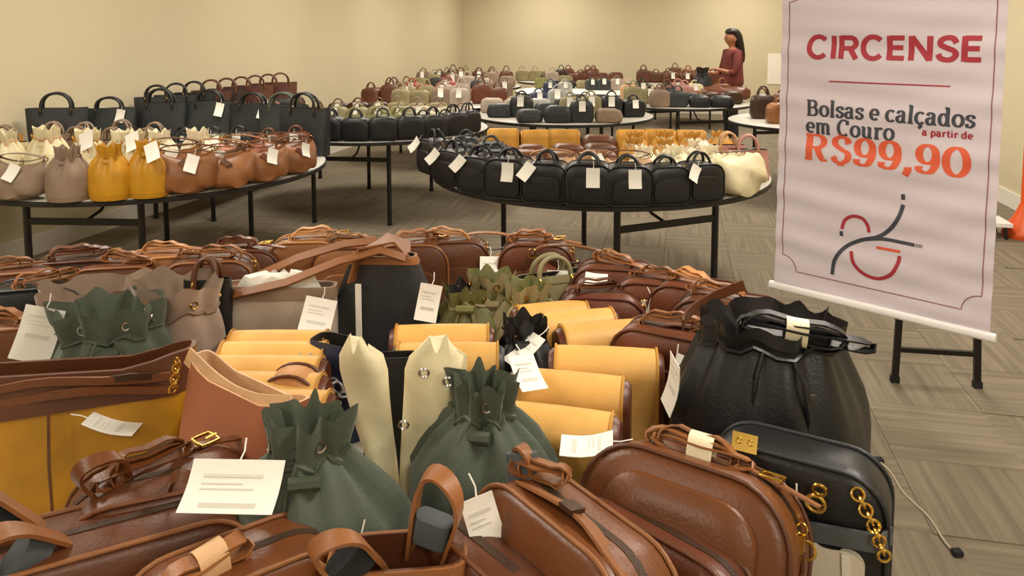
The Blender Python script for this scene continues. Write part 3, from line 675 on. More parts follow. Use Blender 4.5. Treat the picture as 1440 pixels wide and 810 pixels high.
# bottom left
k = kit_box(.27, .2, .10, .07, .04, 7, pocket=False); bundle_parts(k, (-.03, -.01, .192), (0, R(-6), R(10)), 'strap', 'nude', .13, 2, False, .022, 4)
tag_part(k, (.03, .07, .285), (R(-55), 0, R(-38)), .125, .07)
near(k, 330, 782, .2, 36, 'russet bag with a pale leather cuff below a large blank-looking card', name='camera_bag', main='cognac', trim='tan', strap='tan')
k = kit_box(.40, .21, .12, .06, .04, 7, rings=True); loop_parts(k, (-.05, -.03, .205), (R(15), R(-50), R(15)), .05, .10, 'trim', 'foam', .03); loop_parts(k, (-.085, .03, .215), (R(-10), R(-45), R(10)), .045, .10, 'trim', 'foamblack', .03)
near(k, 120, 745, .21, 28, 'long dark brown zipped bag with foam-wrapped handles at the lower left corner', name='camera_bag', main='brown', trim='tan', strap='tan')
k = kit_box(.26, .22, .12, .07, .04, 6, pocket=True); loop_parts(k, (-.06, .0, .215), (R(20), R(-30), R(30)), .04, .08, 'trim', None, .02); loop_parts(k, (.04, -.03, .21), (R(60), R(15), R(10)), .05, .07, 'trim', None, .016)
bundle_parts(k, (-.02, .02, .215), (0, 0, R(30)), 'trim', None, .14, 3, True, seed=9)
near(k, 225, 668, .22, 22, 'brown bag with a tangle of ring handles in front of the mustard bag', main='brown', trim='cognac')
# terracotta tote with pale inner edge
k = kit_tote(.26, .30, .29, .10, 6, 0, .0, .004, .55, lean=.03, dip=.03)
g = G(); g.strap([(-.15 + .03 * i, -.018 + .03 * .9, .287 - .03 * math.cos(PI * (-.15 + .03 * i) / .30) + .004) for i in range(11)], (0, .25, 1), .03, .004); k.append(('edge_facing', g.mesh('edge_facing', 'nude'), 'nude', None))
g = G()
for i in range(6): g.torus((-.15 - .004 * i, -.01, .285 - .011 * i), (1, 0, 0) if i % 2 else (0, 1, 0), .0075, .002, 10, 5)
k.append(('chain', g.mesh('chain', 'gold'), 'metal', None))
near(k, 325, 552, .27, -38, 'smooth terracotta tote with a pale curved edge and gold chain', name='tote_bag', cat='tote bag', main='terracotta', trim='brown', lining='nude')
# mustard bag with wide brown top
k = kit_tote(.42, .46, .27, .13, 8, 0, .07, .014, .5, dip=.03)
for zz in (.215, .238):
    g = G(); g.strap([(-.2 + .04 * i, -.050 - .004 * math.sin(i * 1.3), zz + .006 * math.sin(i * .9 + zz * 40)) for i in range(11)], (0, 0, 1), .014, .006); k.append(('band_strap', g.mesh('band_strap', 'brown'), 'strap', None))
for (x, rot) in ((-.14, 3), (.13, -8)):
    g = G(); g.strap([(x - .05, -.047, .235), (x, -.050, .24), (x + .05, -.047, .235)], (0, 0, 1), .012, .006); g.move(Matrix.Identity(4)); k.append(('strap_slot', g.mesh('strap_slot', 'darkbrown'), 'slot', None))
g = G(); g.strap([(0, -.07, .19), (.0, -.08, .1), (.0, -.075, .01)], (1, 0, 0), .004, .003); k.append(('centre_seam', g.mesh('centre_seam', 'honey'), 'seam', None))
tag_part(k, (.06, -.062, .175), (R(-75), 0, R(80)), .045, .09)
near(k, 85, 500, .27, 12, 'mustard yellow bag with a wide brown leather top band at left', name='shoulder_bag', main='mustard', trim='brown', slot='darkbrown', seam='brown', lining='brown', strap='cognac')
# green bucket bags
near(kit_bucket(.135, .10, .31, 8, 3, gather=.34, flare=.44, amp=.26, tagp=((.07, -.10, .17), (R(-8), R(25), R(10)), .06, .10)), 432, 580, .31, 10, 'green drawstring bucket bag with a white tag left of the cream panels', name='bucket_bag', main='canvasgreen', trim='green', metal='steel', toggle='green', lining='green')
near(kit_bucket(.125, .095, .30, 8, 11, gather=.36, flare=.46, amp=.24, tagp=((.03, -.10, .10), (R(-8), R(-20), R(10)), .05, .08)), 680, 530, .30, -12, 'green drawstring bucket bag right of the cream panels', name='bucket_bag', main='canvasgreen', trim='green', metal='steel', toggle='green', lining='green')
near(kit_bucket(.13, .10, .29, 8, 17, gather=.75, flare=.85), 155, 425, .29, 20, 'green drawstring bucket bag behind the mustard bag', name='bucket_bag', main='canvasgreen', trim='green', metal='steel', toggle='green', lining='green')
# cream bag standing open as two tall panels
def cream_bag():
    kit = []
    for s, hh, w_ in ((-1, .34, .085), (1, .34, .11)):
        g = G(); rings = []; n = 12; M = 14
        for j in range(M + 1):
            f = j / M; z = hh * f; ww = w_ * (.28 + .82 * f) * (1 if f < .85 else math.sqrt(max(.05, 1 - ((f - .85) / .16) ** 2))); cx = s * (.008 + .062 * f); dep = .045 * (1 - .3 * f)
            fr = [(cx + ww / 2 * math.sin(R(-80 + 160 * i / n)) , -dep * math.cos(R(-80 + 160 * i / n)) * (1 - .5 * f) + .006 * math.sin(f * 9 + i * .5 + s), z + (.015 * math.sin(i) if f > .95 else 0)) for i in range(n + 1)]
            bk = [(cx + (x - cx) * .93, y + .007, z_) for x, y, z_ in fr[::-1]]
            rings.append(fr + bk)
        g.loft(rings); kit.append(('side_panel', g.mesh('side_panel', 'cream', True, 60), 'main', None)); ix = len(kit) - 1
        if s > 0:
            for (x, z) in ((.045, .30), (.085, .285), (.01, .21)):
                g = G(); g.torus((x, -.034, z), (0, 1, .2), .008, .002, 10, 4); kit.append(('eyelet', g.mesh('eyelet', 'steel'), 'metal', ix))
    g = G(); g.loft([[(.045 * math.cos(2 * PI * k / 20), .04 * math.sin(2 * PI * k / 20), z) for k in range(20)] for z in (0, .03, .06)]); kit.append(('base', g.mesh('base', 'cream'), 'main', None))
    return kit
near(cream_bag(), 562, 488, .33, 0, 'cream leather bag standing open with two tall splayed panels', main='cream', metal='steel')
# yellow flapped bags
def rollset(rows, word):
    for i, (px, py, h, w, t, rz, lb, kw) in enumerate(rows):
        near(kit_roll(w, h, t, kw.get('tagp')), px, py, h, rz, lb, name='flap_bag', main='yellow', side=kw.get('side', 'redbrown'), trim='honey')
rollset([(852, 492, .21, .235, .085, -6, 'yellow flapped bag nearest the black bucket bag, back of three', {}),
         (800, 528, .21, .235, .09, -12, 'yellow flapped bag in the middle of the three right of the green bag', dict(tagp=((-.09, -.02, .25), (R(-70), 0, R(30)), .05, .09))),
         (785, 578, .21, .215, .09, -14, 'yellow flapped bag nearest the camera of the three at right', {}),
         (776, 428, .2, .20, .07, 14, 'yellow flapped bag at the back beside the khaki bags', {}), (812, 440, .2, .20, .07, 14, 'yellow flapped bag second of the three slanted ones at the back', {}),
         (845, 456, .2, .21, .085, 13, 'yellow flapped bag in front of the slanted back three', {}),
         (622, 460, .2, .235, .08, 2, 'yellow flapped bag behind the cream panels, rear of the pair', {}), (630, 486, .2, .24, .09, 1, 'yellow flapped bag directly behind the cream panels', dict(side='charcoal')),
         (392, 468, .19, .24, .07, 0, 'yellow flapped bag rearmost of the left stack, below the taupe tote', {}), (385, 484, .19, .25, .07, 0, 'yellow flapped bag second from the back in the left stack', {}),
         (372, 504, .19, .26, .08, -1, 'yellow flapped bag in the middle of the left stack', {}), (365, 528, .19, .27, .085, -2, 'yellow flapped bag fourth from the back in the left stack', {}),
         (378, 553, .19, .25, .085, -2, 'yellow flapped bag at the front of the left stack, behind the terracotta tote', {})], '')
k = kit_box(.11, .2, .06, .05, .02, 6, pocket=False, zipper=False, rings=False)
near(k, 412, 520, .2, -5, 'small camel leather pouch with a rounded top among the yellow flapped bags', name='pouch', cat='pouch', main='camel', trim='brown')
# black trapezoid bag with brown trim and long brown handles
k = kit_tote(.40, .16, .30, .12, 9, 0, .02, .003, .35)
g = G(); g.strap([(.06, -.03, .30), (.0, -.05, .325), (-.1, -.07, .30), (-.22, -.10, .255), (-.34, -.12, .23), (-.37, -.10, .225), (-.33, -.05, .245), (-.22, -.01, .29), (-.1, .0, .325), (-.02, .0, .335)], (0, 1, .8), .022, .006); k.append(('long_handle', g.mesh('long_handle', 'tan', True, 40), 'strap', None))
g = G(); g.strap([(-.07, -.035, .24), (-.05, -.03, .32), (.02, -.01, .345), (.06, .03, .3)], (.3, 1, 0), .06, .006); k.append(('top_flap', g.mesh('top_flap', 'tan', True, 40), 'strap', None))
g = G(); g.box(-.06, -.046, -.062, -.056, .07, .24); k.append(('white_stripe', g.mesh('white_stripe', 'paper', False), 'paper', None))
tag_part(k, (.13, -.05, .24), (R(-15), R(12), R(8)), .055, .09)
near(k, 540, 352, .31, -3, 'black trapezoid bag with brown leather top and long brown handles', main='charcoal', trim='tan', strap='tan')
k = kit_tote(.28, .27, .24, .11, 12, 0, .03, .01, .5, tagp=((.11, -.05, .22), (R(-40), R(14), R(5)), .075, .09))
g = G(); g.loft([[(.1 * c_ * math.cos(2 * PI * i / 18) * (1 + .12 * math.sin(5 * i)), .022 * c_ * math.sin(2 * PI * i / 18), z_ + .006 * math.sin(3 * i + z_ * 99)) for i in range(18)] for z_, c_ in ((.19, 1), (.235, 1), (.262, .8), (.272, .35))]); k.append(('paper_stuffing', g.mesh('paper_stuffing', 'paper'), 'paper', None))
near(k, 395, 400, .24, 3, 'taupe tote stuffed with white paper beneath the long brown handles', name='tote_bag', cat='tote bag', main='greige', trim='taupe', lining='taupe')
k = kit_bucket(.12, .09, .29, 6, 23, gather=.8, flare=.95, amp=.1, eyelets=6); near(k, 245, 395, .29, -20, 'taupe suede slouchy bag with eyelets beside the narrow black bag', name='bucket_bag', main='suede', trim='taupe', metal='brass', toggle='taupe', lining='taupe')
k = kit_bucket(.14, .09, .26, 6, 29, gather=.85, flare=.95, amp=.1, eyelets=6); near(k, 135, 388, .28, 15, 'taupe suede slouchy bag behind the left green bucket bag', name='bucket_bag', main='suede', trim='taupe', metal='brass', toggle='taupe', lining='taupe')
k = kit_tote(.12, .11, .27, .07, 31, .05, .0, .003, .4); near(k, 292, 392, .27, 0, 'narrow black bag between the taupe slouchy bag and the yellow stack', main='black', trim='brown')
k = kit_tote(.14, .12, .2, .1, 33, 0, .0, .006, .6); g = G()
for i in range(7): g.torus((-.05 + .016 * i, -.05, .18 - .012 * i), (0, 1, 0) if i % 2 else (0, 0, 1), .012, .003, 10, 5)
k.append(('chain', g.mesh('chain', 'steel'), 'chain', None)); near(k, 475, 478, .2, -20, 'small navy blue bag with a chain beside the left yellow stack', main='navy', trim='navy', chain='silver')
k = kit_tote(.13, .1, .26, .07, 35, .0, .0, .006, .5); near(k, 556, 500, .26, 0, 'black bag showing between the cream panels and the yellow pair', main='black', trim='black')
k = kit_bucket(.08, .07, .22, 6, 37, tagp=((.03, -.05, .2), (R(-60), 0, R(-60)), .055, .09)); near(k, 738, 448, .22, 0, 'small black drawstring bag between the yellow flapped groups', name='bucket_bag', main='black', trim='black', toggle='black', metal='steel')
# big black bucket bag and the cowhide bag at the right
k = kit_bucket(.17, .125, .36, 9, 41, gather=.66, flare=.70, amp=.13, eyelets=0, neck=.9, cordc='black', toggle=False, band=False)
bundle_parts(k, (.03, -.06, .338), (0, R(6), R(-6)), 'black', 'toggle', .22, 3, False, .022, 8)
k.append(('snap', G().add([], []).disc((0, 0, 0), .006, .004, 10).move(Matrix.Translation((.05, -.118, .27)) @ Matrix.Rotation(R(90), 4, 'X')).mesh('snap', 'steel'), 'steel', None))
g = G(); g.strap([(.15 * math.cos(R(a)), .12 * math.sin(R(a)), .385 - .05 * abs(math.cos(R(a)))) for a in range(100, 190, 10)], (0, 0, 1), .02, .004); k.append(('carry_strap', g.mesh('carry_strap', 'tan'), 'strap', None))
tag_part(k, (-.168, -.07, .30), (R(-5), R(12), R(-75)), .05, .1)
near(k, 1082, 452, .35, -8, 'large black leather drawstring bucket bag with a cream toggle at right', name='bucket_bag', main='black', trim='black', strap='brown')
k = kit_box(.25, .25, .08, .06, .04, 7, pocket=False, rings=False, zipper=False)
g = G(); g.strap([(-.13, -.052, .15), (0, -.062, .16), (.120, -.052, .17), (.129, -.03, .175)], (0, 0, 1), .026, .006); k.append(('cross_strap', g.mesh('cross_strap', 'charcoal'), 'band', None))
g = G(); o5 = outline(.20, .135, .02, .03, 5); g.loft([[(x, y, z + .012) for x, z in o5] for y in (-.045, -.055, -.058)]); k.append(('cowhide_panel', g.mesh('cowhide_panel', 'cowhide'), 'cow', None))
g = G(); g.strap([(.075, -.060, .145), (.082, -.060, .02)], (1, 0, 0), .008, .004); k.append(('white_piping', g.mesh('white_piping', 'paper'), 'paper', None))
def chain(pts, r=.011, th=.003):
    g = G(); pts = spl3(pts, len(pts) * 3)
    for i, (p, q) in enumerate(zip(pts, pts[1:])):
        p, q = Vector(p), Vector(q); t_ = (q - p).normalized(); s_ = t_.cross(Vector((.3, -1, .4))).normalized(); n_ = s_ if i % 2 else t_.cross(s_)
        g.torus((p + q) / 2, n_, r, th, 12, 5)
    return g
def spl3(pts, n):
    out = []; L = len(pts) - 1
    for k in range(n + 1):
        f = k / n * L; i = min(int(f), L - 1); t = f - i; out.append(Vector(pts[i]).lerp(Vector(pts[i + 1]), t))
    return out
k.append(('chain', chain([(.085, -.05, .235), (.11, -.065, .20), (.125, -.06, .155)], .008, .0022).mesh('chain', 'gold'), 'metal', None))
g = G(); g.torus((.035, -.058, .205), (0, 1, 0), .012, .0032, 14, 6); g.torus((.04, -.062, .228), (0, 1, .3), .009, .0025, 12, 5); k.append(('ring', g.mesh('ring', 'gold'), 'metal', None))
tag_part(k, (.01, -.065, .20), (0, 0, R(-70)), .04, .07)
p = hit(1122, 628, TZ + .25); place(k, (p.x, p.y, TZ), -30, 'black and white cowhide bag with gold chain at the right front', group='bags on the nearest table', main='black', trim='charcoal', band='grey')
# brown bags behind the black bucket bag and along the far side
tg = lambda x=0, z=.2, rz=0, w=.06: ((x, -.065, z), (R(-35), R(rz), R(rz)), w, .085)
def brownbox(px, py, h, rz, label, main='redbrown', trim='brown', strap='tan', seed=1, w=.24, tagp=None, sleeve=None):
    k = kit_box(w, h - .02, .10, .06, .04, 5, tagp=tagp); bundle_parts(k, (random.uniform(-.03, .03), 0, h - .028), (0, R(random.uniform(-10, 10)), R(random.uniform(-30, 30))), 'strap', sleeve, .14, 3, seed % 2 == 0, seed=seed)
    near(k, px, py, h, rz, label, name='camera_bag', main=main, trim=trim, strap=strap)
def brownhobo(px, py, h, rz, label, main='brown', trim='tan', seed=1, w=.26, strap=.1, tagp=None):
    near(kit_hobo(w, h, .13, .04, strap, seed, tagp), px, py, h, rz, label, name='hobo_bag', main=main, trim=trim)
brownbox(945, 448, .25, -30, 'reddish brown box bag tucked left of the black bucket bag', seed=2, tagp=tg(.06, .2, 20, .05))
brownbox(1030, 408, .27, -25, 'brown box bag with tan straps behind the black bucket bag', 'brown', 'brown', 'tan', 4, .26)
brownbox(985, 388, .26, -25, 'russet bag with bundled tan straps at the far right of the nearest table', 'redbrown', 'brown', 'camel', 6)
brownbox(930, 382, .25, -15, 'reddish bag carrying a large white tag at the right rear', 'redbrown', 'brown', 'tan', 7, .24, tagp=((-.02, -.07, .2), (R(-15), R(-20), R(0)), .09, .075))
brownbox(868, 362, .25, -12, 'reddish brown bag with strap loops at the rear, under a flat white tag', 'redbrown', 'brown', 'tan', 8, .24, tagp=((-.05, -.05, .22), (R(-75), 0, 0), .06, .08))
brownbox(846, 400, .23, -8, 'dark reddish bag just behind the slanted yellow flapped bags', 'redbrown', 'burgundy', 'brown', 9, .22)
brownhobo(800, 352, .24, -5, 'pinkish brown slouchy bag with a white tag at the rear', 'redbrown', 'cognac', 3, .24, .03, tg(-.03, .2))
near(kit_bucket(.10, .08, .24, 7, 51), 690, 378, .25, 0, 'khaki drawstring bag beside the tagged black trapezoid bag', name='bucket_bag', main='khaki', trim='olive', metal='brass', toggle='khaki', lining='olive')
near(kit_bucket(.10, .08, .23, 7, 52), 742, 392, .24, 20, 'khaki drawstring bag behind the small black drawstring bag', name='bucket_bag', main='khaki', trim='olive', metal='brass', toggle='khaki', lining='olive')
near(kit_tote(.22, .2, .2, .1, 53, .05, .02, .01, .4), 775, 385, .2, 25, 'khaki slouchy tote behind the slanted yellow flapped bags', name='tote_bag', cat='tote bag', main='khaki', trim='khaki')
near(kit_bucket(.09, .075, .22, 7, 54), 655, 402, .22, 0, 'olive drawstring bag just right of the white tag', name='bucket_bag', main='olive', trim='khaki', metal='brass', toggle='olive')
brownbox(580, 330, .26, 0, 'brown bag with upright straps behind the black trapezoid bag', 'brown', 'tan', 'tan', 10, .22, None)
brownbox(640, 326, .26, 5, 'brown bag with curled straps, second from the trapezoid bag at the rear', 'brown', 'brown', 'camel', 11, .2, None)
brownhobo(690, 334, .24, 0, 'tan slouchy bag with a white tag in the rear row', 'camel', 'tan', 5, .22, .03, tg(.0, .2))
brownbox(755, 330, .26, -5, 'reddish bag at the rear beside the pinkish brown slouchy one', 'redbrown', 'brown', 'tan', 14, .22)
brownbox(430, 326, .27, 5, 'tan bag with knotted straps behind the long brown handles', 'tan', 'camel', 'camel', 12, .22)
brownbox(490, 334, .26, 0, 'tan bag with straps right behind the trapezoid bag top', 'tan', 'brown', 'tan', 13, .2)
brownbox(345, 338, .26, 8, 'brown bag with a reddish strap knot left of the tan strapped bags', 'brown', 'brown', 'redbrown', 16, .2)
brownbox(295, 352, .27, 10, 'brown bag with dark straps behind the narrow black bag', 'brown', 'tan', 'tan', 15, .24)
brownbox(230, 346, .27, 12, 'tan bag with a long folded strap in the left rear row', 'tan', 'camel', 'camel', 18, .24)
brownbox(165, 360, .26, 12, 'brown bag with orange-tan straps behind the taupe slouchy bags', 'brown', 'tan', 'tan', 17, .24)
brownbox(105, 352, .27, 15, 'dark brown bag with a gold buckle in the left rear row', 'darkbrown', 'brown', 'brown', 20, .24)
brownbox(50, 388, .26, 15, 'black bag with rolled tan straps at the left', 'black', 'black', 'tan', 19, .24)
brownbox(15, 368, .27, 18, 'tan brown bag with straps at the left edge of the nearest table', 'brown', 'tan', 'tan', 21, .24)
brownbox(20, 440, .25, 15, 'tan bag carrying a big white price card at the left edge', 'cognac', 'tan', 'tan', 22, .26, tagp=((.09, -.09, .285), (R(-18), R(14), R(-8)), .08, .11))

# ------------------------------------------------------------------ bags on the other tables
ORD = ['first', 'second', 'third', 'fourth', 'fifth', 'sixth', 'seventh', 'eighth', 'ninth', 'tenth', 'eleventh', 'twelfth', 'thirteenth', 'fourteenth']
KT = lambda x=0., z=.14, r=0: ((x, -.075, z), (R(-10), R(r), 0), .055, .08, 'paper', False)
K = dict(
 boxy=kit_box(.2, .17, .12, .055, .03, 4, handle=.05, rings=False, tagp=KT(.02, .16)), boxyplain=kit_box(.2, .17, .12, .055, .03, 4, handle=.05, rings=False, zipper=True),
 boxside=kit_box(.2, .17, .12, .055, .03, 4, handle=.06, rings=False, tagp=((-.05, -.075, .17), (R(-25), R(35), 0), .05, .08, 'paper', False)),
 hobo=kit_hobo(.28, .2, .16, .035, .03, 4), hobotag=kit_hobo(.28, .2, .16, .03, .025, 5, ((.03, -.07, .17), (R(-25), R(20), 0), .055, .08, 'paper', False)),
 bucket=kit_bucket(.095, .085, .2, 7, 61, eyelets=0), buckettag=kit_bucket(.095, .085, .2, 7, 62, eyelets=0, tagp=((.02, -.07, .2), (R(-40), R(-20), 0), .06, .08, 'paper', False)),
 tall=kit_tote(.34, .38, .32, .12, 63, .10, .0, .006, .45, hand_r=.01), talltag=kit_tote(.34, .38, .32, .12, 64, .08, .0, .008, .45, hand_r=.01, tagp=((.10, -.05, .31), (R(-10), R(12), 0), .06, .1, 'paper', False)),
 ring=kit_tote(.24, .22, .17, .10, 65, .08, .0, .006, .5, hand_r=.008), roll=kit_roll(.2, .16, .09), puff=kit_hobo(.30, .2, .2, .01, 0, 7, None, False),
 # plainer copies for the far tables
 far=kit_box(.2, .17, .11, .05, .03, 2, handle=.07, rings=False, pocket=False, zipper=False, piping=False), fartag=kit_box(.2, .17, .11, .05, .03, 2, handle=.05, rings=False, pocket=False, zipper=False, piping=False, tagp=KT(.0, .17)),
 farlow=kit_box(.22, .12, .14, .05, .03, 2, rings=False, pocket=True, zipper=False, piping=False),
)
def spec(kit, main, trim, words, n=1, **kw): return [(kit, main, trim, words, kw)] * n
WID = dict(tall=.36, talltag=.36, puff=.29, hobo=.215, hobotag=.215, farlow=.23, ring=.23)
def row(T, tdesc, rowword, dy, items, x0=None, jit=.012, lift=0, sc=1.0, noun='handbag'):
    """bags side by side: dy a chord offset from the table centre, or 'arc' along the front rim"""
    cx, cy = T['c']; r = T['r']; n = len(items); ws = [WID.get(i[0], .195) * sc for i in items]; tot = sum(ws)
    acc = -tot / 2; no = 0
    for i, (kk, main, trim, words, kw) in enumerate(items):
        s = acc + ws[i] / 2; acc += ws[i]
        if dy == 'arc' and 'px' in kw:
            rr = r - T.get('rim', .06); kx = (kw['px'] - PX) / F; A = 1 + kx * kx; B = -2 * (kx * cx + cy); C_ = cx * cx + cy * cy - rr * rr; y = (-B - math.sqrt(max(0, B * B - 4 * A * C_))) / (2 * A); x = kx * y; th = math.atan2(y - cy, x - cx); rz = (math.degrees(th) + 90 + 180) % 360 - 180; rz *= .7
        elif dy == 'arc':
            rr = r - .075; th = -PI / 2 + (T.get('a0', 0)) + s / rr; x, y, rz = cx + rr * math.cos(th), cy + rr * math.sin(th), math.degrees(th) + 90
            rz *= .75
        elif dy == 'backarc':
            rr = r - .12; th = PI / 2 - s / rr; x, y, rz = cx + rr * math.cos(th), cy + rr * math.sin(th), -s * 15
        else:
            x, y, rz = cx + s + (x0 or 0), cy + dy, random.uniform(-9, 9)
        if not isinstance(dy, str) and math.hypot(x - cx, y - cy) > r - .07: continue
        x += random.uniform(-jit, jit); y += random.uniform(-jit, jit)
        rl = dict(main=main, trim=trim, metal='brass', toggle=main, side=main)
        if kk.startswith('bucket'): rl['lining'] = main; rl.update({a: b for a, b in kw.items() if a in ROLE0})
        v = sc * kw.get('s', 1) * random.uniform(.95, 1.05)
        no += 1; lab = f'{words}, {rowword} of the {tdesc}, {ORD[no - 1]} from left'
        place(K[kk], (x, y, TZ + lift), rz + kw.get('rz', 0), lab, group=f'bags on the {tdesc}', sc=(v, v, v * kw.get('zs', 1)), **rl)
S = spec
# left table
def pxs(items, cols): return [(a_, b_, c_, d_, dict(e_, px=x_)) for (a_, b_, c_, d_, e_), x_ in zip(items, cols)]
row(T1, 'left table', 'front row', 'arc', pxs(S('hobotag', 'taupe', 'taupe', 'taupe slouchy bag') + S('bucket', 'taupe', 'taupe', 'taupe drawstring bag', 1, zs=1.2) + S('bucket', 'mustard', 'mustard', 'mustard drawstring bag', 1, zs=1.25) + S('buckettag', 'mustard', 'mustard', 'mustard drawstring bag', 1, zs=1.3) + S('hobotag', 'tan', 'brown', 'tan slouchy bag', 1, zs=1.1) + S('hobo', 'tan', 'brown', 'tan slouchy bag') + S('hobotag', 'tan', 'cognac', 'tan slouchy bag') + S('hobotag', 'tan', 'brown', 'tan slouchy bag'), [22, 88, 148, 202, 258, 312, 366, 412]), jit=.005, sc=1.12)
row(T1, 'left table', 'second row', -.62, S('boxy', 'pink', 'redbrown', 'pink handbag') + S('bucket', 'cream', 'nude', 'cream drawstring bag', 2, zs=1.25) + S('buckettag', 'cream', 'camel', 'cream drawstring bag', 2, zs=1.25) + S('hobotag', 'tan', 'brown', 'tan slouchy bag') + S('hobotag', 'tan', 'tan', 'tan slouchy bag'), -.05, sc=1.25)
row(T1, 'left table', 'third row', -.38, S('boxside', 'redbrown', 'pink', 'rosy brown handbag') + S('ring', 'cream', 'taupe', 'cream ring-handled bag') + S('bucket', 'mustard', 'honey', 'mustard drawstring bag', 2) + S('bucket', 'ivory', 'cream', 'ivory drawstring bag', 2, zs=1.2) + S('bucket', 'ivory', 'cream', 'ivory drawstring bag', 1, zs=1.2) + S('hobo', 'terracotta', 'tan', 'terracotta slouchy bag', 2), sc=1.2)
row(T1, 'left table', 'fourth row', -.05, S('bucket', 'honey', 'mustard', 'honey yellow drawstring bag', 2) + S('ring', 'taupe', 'taupe', 'taupe ring-handled bag', 3) + S('ring', 'charcoal', 'charcoal', 'charcoal ring-handled bag') + S('buckettag', 'khaki', 'cream', 'khaki drawstring bag') + S('hobo', 'cognac', 'brown', 'cognac slouchy bag', 2))
row(T1, 'left table', 'fifth row', .32, S('ring', 'taupe', 'suede', 'taupe ring-handled bag', 2) + S('ring', 'taupe', 'taupe', 'mauve taupe ring-handled bag', 2) + S('boxy', 'slate', 'black', 'slate handbag') + S('fartag', 'black', 'black', 'black handbag', 2) + S('fartag', 'brown', 'brown', 'brown handbag', 2))
row(T1, 'left table', 'back row', 'backarc', S('tall', 'charcoal', 'black', 'tall black tote') + S('talltag', 'slate', 'black', 'tall black tote') + S('tall', 'charcoal', 'black', 'tall black tote') + S('talltag', 'slate', 'black', 'tall black tote') + S('talltag', 'charcoal', 'black', 'tall black tote') + S('talltag', 'slate', 'green', 'tall black tote') + S('tall', 'charcoal', 'black', 'tall black tote'))
# banner-side table
T2['a0'] = R(-3)
row(T2, 'banner-side table', 'front row', 'arc', pxs(S('boxside', 'black', 'black', 'black handbag', 3) + S('boxy', 'black', 'black', 'black handbag') + S('boxside', 'black', 'black', 'black handbag') + S('boxy', 'black', 'black', 'black handbag', 2) + S('boxyplain', 'black', 'black', 'untagged black handbag') + S('boxside', 'black', 'black', 'black handbag') + S('puff', 'cream', 'cream', 'puffy cream pouch bag'), [612, 640, 676, 718, 770, 828, 884, 938, 986, 1038]), jit=.003, sc=1.17)
row(T2, 'banner-side table', 'second row', -.62, S('boxyplain', 'charcoal', 'black', 'charcoal handbag', 2) + S('hobo', 'nude', 'camel', 'pale nude slouchy bag') + S('buckettag', 'nude', 'cream', 'pale nude drawstring bag') + S('hobo', 'nude', 'brown', 'pale nude slouchy bag') + S('bucket', 'ivory', 'cream', 'ivory drawstring bag', 2) + S('bucket', 'ivory', 'nude', 'ivory drawstring bag'), -.02)
row(T2, 'banner-side table', 'third row', -.34, S('boxyplain', 'slate', 'charcoal', 'slate handbag', 2) + S('farlow', 'redbrown', 'brown', 'low russet bag', 3) + S('bucket', 'ivory', 'cream', 'ivory drawstring bag', 3) + S('ring', 'pink', 'pink', 'pink ring-handled bag', 1), -.0)
row(T2, 'banner-side table', 'fourth row', -.04, S('boxyplain', 'charcoal', 'slate', 'charcoal handbag', 2) + S('farlow', 'cognac', 'tan', 'low cognac bag', 3) + S('bucket', 'honey', 'cream', 'honey yellow drawstring bag', 2) + S('buckettag', 'ivory', 'cream', 'ivory drawstring bag') + S('ring', 'pink', 'nude', 'pink ring-handled bag'), -.02)
row(T2, 'banner-side table', 'fifth row', .28, S('boxside', 'slate', 'charcoal', 'slate handbag') + S('farlow', 'redbrown', 'brown', 'low russet bag', 3) + S('farlow', 'brown', 'darkbrown', 'low dark brown bag') + S('bucket', 'honey', 'cream', 'honey yellow drawstring bag', 4), 0)
row(T2, 'banner-side table', 'back row', .62, S('roll', 'honey', 'mustard', 'honey flapped bag', 3, side='honey') + S('farlow', 'brown', 'darkbrown', 'low brown bag') + S('roll', 'honey', 'honey', 'honey flapped bag', 3, side='honey'), .06, sc=1.1)
# middle-left table
row(T3, 'middle-left table', 'front row', 'arc', S('far', 'black', 'black', 'small black handbag', 11), jit=.003, sc=1.1)
row(T3, 'middle-left table', 'second row', -.58, S('fartag', 'charcoal', 'black', 'charcoal handbag', 3) + S('far', 'olive', 'olive', 'olive handbag', 3) + S('fartag', 'black', 'black', 'black handbag', 2))
row(T3, 'middle-left table', 'third row', -.25, S('farlow', 'khaki', 'camel', 'low khaki bag', 4) + S('fartag', 'olive', 'khaki', 'olive handbag', 2) + S('fartag', 'cream', 'cream', 'cream handbag', 2) + S('fartag', 'greige', 'cream', 'greige handbag'))
row(T3, 'middle-left table', 'fourth row', .15, S('far', 'brown', 'brown', 'brown handbag', 2) + S('fartag', 'khaki', 'khaki', 'khaki handbag', 4) + S('fartag', 'greige', 'taupe', 'greige handbag', 3))
row(T3, 'middle-left table', 'back row', .6, S('fartag', 'darkbrown', 'brown', 'dark brown handbag', 3) + S('far', 'khaki', 'taupe', 'khaki handbag', 3))
# long table on the left wall
for i in range(9):
    for j in (0, 1):
        if j == 1 and i == 8: continue
        p = rm(.23 + .30 * j, 10.15 - .26 * i); main, trim, w_ = [('charcoal', 'black', 'charcoal'), ('black', 'black', 'black'), ('brown', 'redbrown', 'brown'), ('darkbrown', 'brown', 'dark brown'), ('burgundy', 'brown', 'burgundy'), ('slate', 'brown', 'slate')][(0, 0, 1, 2, 3, 4, 2, 4, 2)[i] if j == 0 else (1, 5, 1, 3, 5, 2, 5, 3, 2)[i]]
        place(K['tall' if j == 0 else ('far', 'fartag')[i % 2]], (p.x, p.y, TZ), random.uniform(5, 25), f'{w_} handbag {"against the wall" if j == 0 else "on the room side"} on the wall-side table, {ORD[i]} from the near end', group='bags on the wall-side table', sc=(.95, .95, 1.0) if j == 0 else 1.1, main=main, trim=trim)
